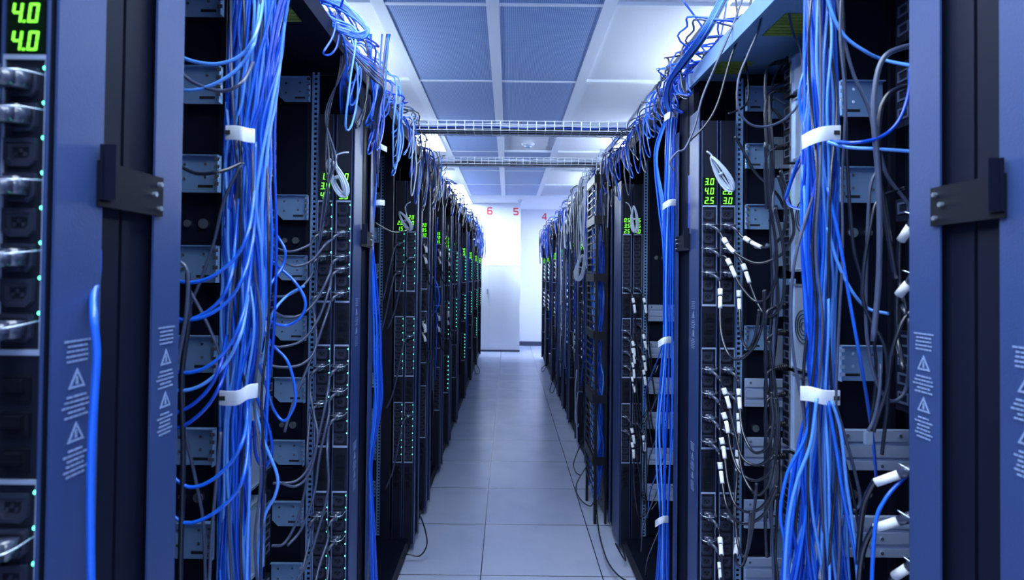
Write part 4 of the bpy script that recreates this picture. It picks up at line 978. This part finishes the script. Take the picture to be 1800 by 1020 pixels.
# big blue loops at the top left, and falls from the roof edge
rr_ = random.Random(77)
for i in range(16):
    o = rr_.uniform(-10, 10); q = rr_.uniform(-8, 8); e = i * 1.2
    cable('network_cable', pxs([(530 + o, -60 + q, 1.6), (560 + o, -10 + q), (600 + o * .6, 14 + q * .6 - e), (632 + o * .4, 35 + q * .5), (646 + o * .3, 58 - e * .5), (634 + o * .3, 68 - e * .6), (610 + o, 52 + q), (585, 40 + q), (560 + o, 20 + q, 1.65), (548 + o, -30, 1.66), (540 + o, -80, 1.66)]), .003,
          rr_.choice(['b1', 'b2', 'b2', 'b3']), 'blue cable in the big loops bulging from the top of the left racks', 'network cable', 'big blue loops at the top left')
for i in range(16):
    o = rr_.uniform(-12, 12)
    cable('network_cable', pxs([(585 + o, 20, 1.75), (600 + o, 70), (612 + o * .8, 110), (598 + i * 1.2, 150), (600 + i * 1.6 + o * .3, 200 + rr_.uniform(-8, 25), 1.93)]) , .003,
          rr_.choice(['b1', 'b2', 'b1', 'k1']), 'blue cable falling from the left roof edge above the green displays', 'network cable', 'cables falling above the left displays')
for i in range(14):
    o = rr_.uniform(-10, 10); t = rr_.uniform(-14, 14)
    cable('network_cable', pxs([(585 + o, 55, 1.7), (625 + o * .6, 95 + t * .4), (655 + o * .3, 125 + t), (672 + o * .2, 145 + t, 1.85), (660 + o * .5, 200 + t, 2.0), (662 + o * .5, 290 + 3 * t, 2.08)]), .003,
          rr_.choice(['b1', 'b2', 'b3', 'k2']), 'blue cable sweeping along the left roof edge toward the double post', 'network cable', 'cables sweeping along the left roof edge')
for i in range(4):
    cable('network_cable', pxs([(588 + i * 5, 25, 1.72), (598 + i * 3, 110), (578 - i * 2, 200), (572 + i * 6, 280), (578 - i * 3, 350), (566 - 3 * i, 400 + 25 * i)]), .0026, ('k1', 'k2')[i % 2],
          'thin dark cable hanging in front of the left green displays', 'network cable', 'thin dark cables before the left displays')
# right: fall above the posts
for i in range(14):
    o = rr_.uniform(-9, 9)
    cable('network_cable', pxs([(1285 + o, -30, 1.75), (1240 + o, 55), (1200 + o, 110, 1.9), (1176 + o * .5, 145, 2.0), (1172 + o * .7, 180, 2.08), (1184 + o * .4, 205, 2.11)]), .003,
          rr_.choice(['b1', 'b2', 'k1', 'b1', 'b3']), 'blue cable running along the right roof edge down to the first small clip', 'network cable', 'cables along the right roof edge')
# cables dropping behind the right double post over the next wall
for i in range(7):
    o = rr_.uniform(-10, 10)
    cable('network_cable', pxs([(1172 + o * .3, 205, 2.13), (1152 + o * .4, 270 + o, 2.2), (1160 + o, 360, 2.2), (1166 + o * .3, 430 + o, 2.18), (1168, 520, 2.16)]), .0028, ('b3', 'b2', 'b1')[i % 3],
          'pale blue cable bowing left between the small clips on the right row', 'network cable', 'bowing cables by the small clips')
for i in range(6):
    o = rr_.uniform(-8, 8); yb = 640 + i * 60
    cable('network_cable', pxs([(1172, yb - 60, 2.16), (1160 + o, yb - 10, 2.25), (1146 + o, yb + 25, 2.5), (1138 + o, yb + 50, 2.7), (1135 + o, yb + 90, 2.8)]), .0028, ('b2', 'k2', 'k1')[i % 3],
          f'cable bowing over the ribbed rails of the next right rack, {WORDS[i]} of six', 'network cable', 'cables bowing over the ribbed rails')
# floor-level hanging cords
for n_, (s, p, l) in enumerate(((-1, [(738, 905, 3.05), (748, 935), (750, 960), (737, 978), (716, 975), (700, 985)], 'black cable looping out at the foot of the second left pair'),
        (1, [(1048, 880, 3.64), (1052, 930, 3.4), (1065, 980, 3.05), (1085, 1010, 2.88), (1110, 1025, 2.8), (1140, 1030, 2.75)], 'long black cable sweeping over the floor by the right row'),
        (1, [(1082, 890, 3.37), (1090, 950, 3.2), (1100, 985, 3.02), (1092, 975, 3.05), (1082, 956, 3.12)], 'black cable end dangling over the floor by the right row'),
        (1, [(1044, 800, 3.68), (1014, 850, 4.05), (1018, 875, 3.88), (1038, 890, 3.72), (1048, 870, 3.68)], 'thin black cable drooping into the aisle below the finger duct'),
        (1, [(1026, 770, 4.75), (1009, 812, 4.6), (1012, 830, 4.35), (1020, 836, 4.3)], 'short black cable end poking into the aisle'),
        (1, [(1016, 690, 5.1), (1011, 730), (1015, 750), (1017, 745)], 'white cable drooping at the middle of the right row'),
        (1, [(1014, 650, 5.1), (1011, 690), (1013, 730), (1015, 790)], 'long white cable hanging down the middle of the right row'),
        (1, [(962, 640, 9.2), (952, 648, 9.1), (954, 654, 8.9), (964, 640, 8.9)], 'thin cable loop at the foot of the far right racks'),
        (1, [(979, 650, 7.3), (967, 684, 7.3), (972, 690, 7.1), (981, 665, 7.2)], 'thin dark cable loop low on the far right racks'),
        (-1, [(834, 635, 8.8), (843, 652, 8.8), (838, 658, 8.6), (832, 645, 8.7)], 'thin dark cable loop low on the far left racks'),
        (-1, [(842, 405, 9.5), (850, 425), (851, 440), (848, 450)], 'thin black cable arching off the far left tangle'),
        (-1, [(655, 390, 2.3), (690, 408, 2.8), (712, 406, 2.95), (720, 402, 3.05)], 'thin dark cable strung across to the second left pair'),
        (-1, [(755, 480, 4.0), (768, 500), (772, 530), (762, 552), (752, 560)], 'blue cable bowing out of the fifth left rack'))):
    mm = 'k3' if 'white' in l else ('b2' if l.startswith('blue') else 'k1')
    cable('loose_cable', pxs(p), .004 if n_ < 7 else .005, mm, l, 'cable', k=6)

# more dense vertical cables seen between the far posts, one per rack
def slot_cables(s, a, z, n, lab, grp, seed, mats):
    r2 = random.Random(seed)
    for j in range(n):
        x = a - r2.uniform(.003, .02); y = z + .145 + r2.uniform(0, .12); zt = r2.uniform(1.7, 2.05); zb_ = r2.uniform(.3, 1.1)
        pts = [Vector((s * (x + r2.uniform(-.006, .006)), y + r2.uniform(-.03, .03), zt + (zb_ - zt) * q / 5)) for q in range(6)]
        cable('loose_cable', pts, .004, r2.choice(mats), lab, 'cable', grp, k=4, n=5)
for i, z in enumerate(lz[1:7]): slot_cables(-1, AL, z, 3, f'dark cable hanging down the aisle side past the {nm[i + 1]} left rack', f'cables on the {nm[i + 1]} left rack side', 300 + i, ['k1', 'k2', 'k1', 'b1'])
for i, z in enumerate(rz[1:7]): slot_cables(1, AR, z, 7, f'cable hanging down the aisle side past the {nm[i + 1]} right rack', f'cables on the {nm[i + 1]} right rack side', 330 + i, ['k1', 'k2', 'k3', 'b1', 'k1'])

# ------------------------------------------------------------------ overhead trays
def tray(y0, y1, z0, z1, lab, seed):
    t = empty('cable_tray', (0.06, (y0 + y1) / 2, z0)); tag(t, lab, 'cable tray', 'wire cable trays over the aisle')
    x0, x1 = -AL - .10, AR + .10; m = MB(); r = .0022; x = x0
    for y in (y0, y1):
        for z in (z0 + .002, (z0 + z1) / 2, z1): m.tube([(x0, y, z), (x1, y, z)], r, 6)
    while x <= x1:
        m.tube([(x, y0, z1), (x, y0, z0 + .002), (x, y1, z0 + .002), (x, y1, z1)], r * .9, 5); x += .045
    for k in range(1, 3): m.tube([(x0, y0 + (y1 - y0) * k / 3, z0 + .002), (x1, y0 + (y1 - y0) * k / 3, z0 + .002)], r, 5)
    m.build('wire_basket', 'traywire', t)
    MB().box(x0, x1, y0 + .004, y1 - .004, z0 + .006, z0 + .009).build('liner', 'pdu', t)
    rr_ = random.Random(seed)
    for k in range(16):
        pts = []
        for q in range(9): pts.append(Vector((x0 + (x1 - x0) * q / 8, y0 + .012 + (y1 - y0 - .024) * ((k % 8) / 7) * .95 + rr_.uniform(-.004, .004), z0 + .014 + (k // 8) * .012 + rr_.uniform(0, .012))))
        cable('network_cable', pts, .0034, rr_.choice(['b3', 'k3', 'b1', 'k3', 'k3']), 'cable lying in the ' + ('nearer' if seed == 1 else 'farther') + ' overhead wire tray', 'network cable', 'cables in the ' + ('nearer' if seed == 1 else 'farther') + ' tray', k=3, n=6, far=True)
tray(2.95, 3.07, 2.206, 2.255, 'nearer wire basket tray of pale cables crossing over the aisle', 1)
tray(3.84, 3.95, 2.206, 2.250, 'farther wire basket tray crossing over the aisle', 2)

o = bpy.data.objects.new('network_cable', FAR.mesh('network_cables', 'b1', (0, 0, 0), True)); C.objects.link(o)
ms = sorted(set(FAR_M)); o.data.materials.clear()
for q in ms: o.data.materials.append(M[q])
o.data.polygons.foreach_set('material_index', [ms.index(q) for q in FAR_M])
tag(o, 'mass of farther network cables on the rack roofs, trays and duct', 'network cable', None, 'stuff')
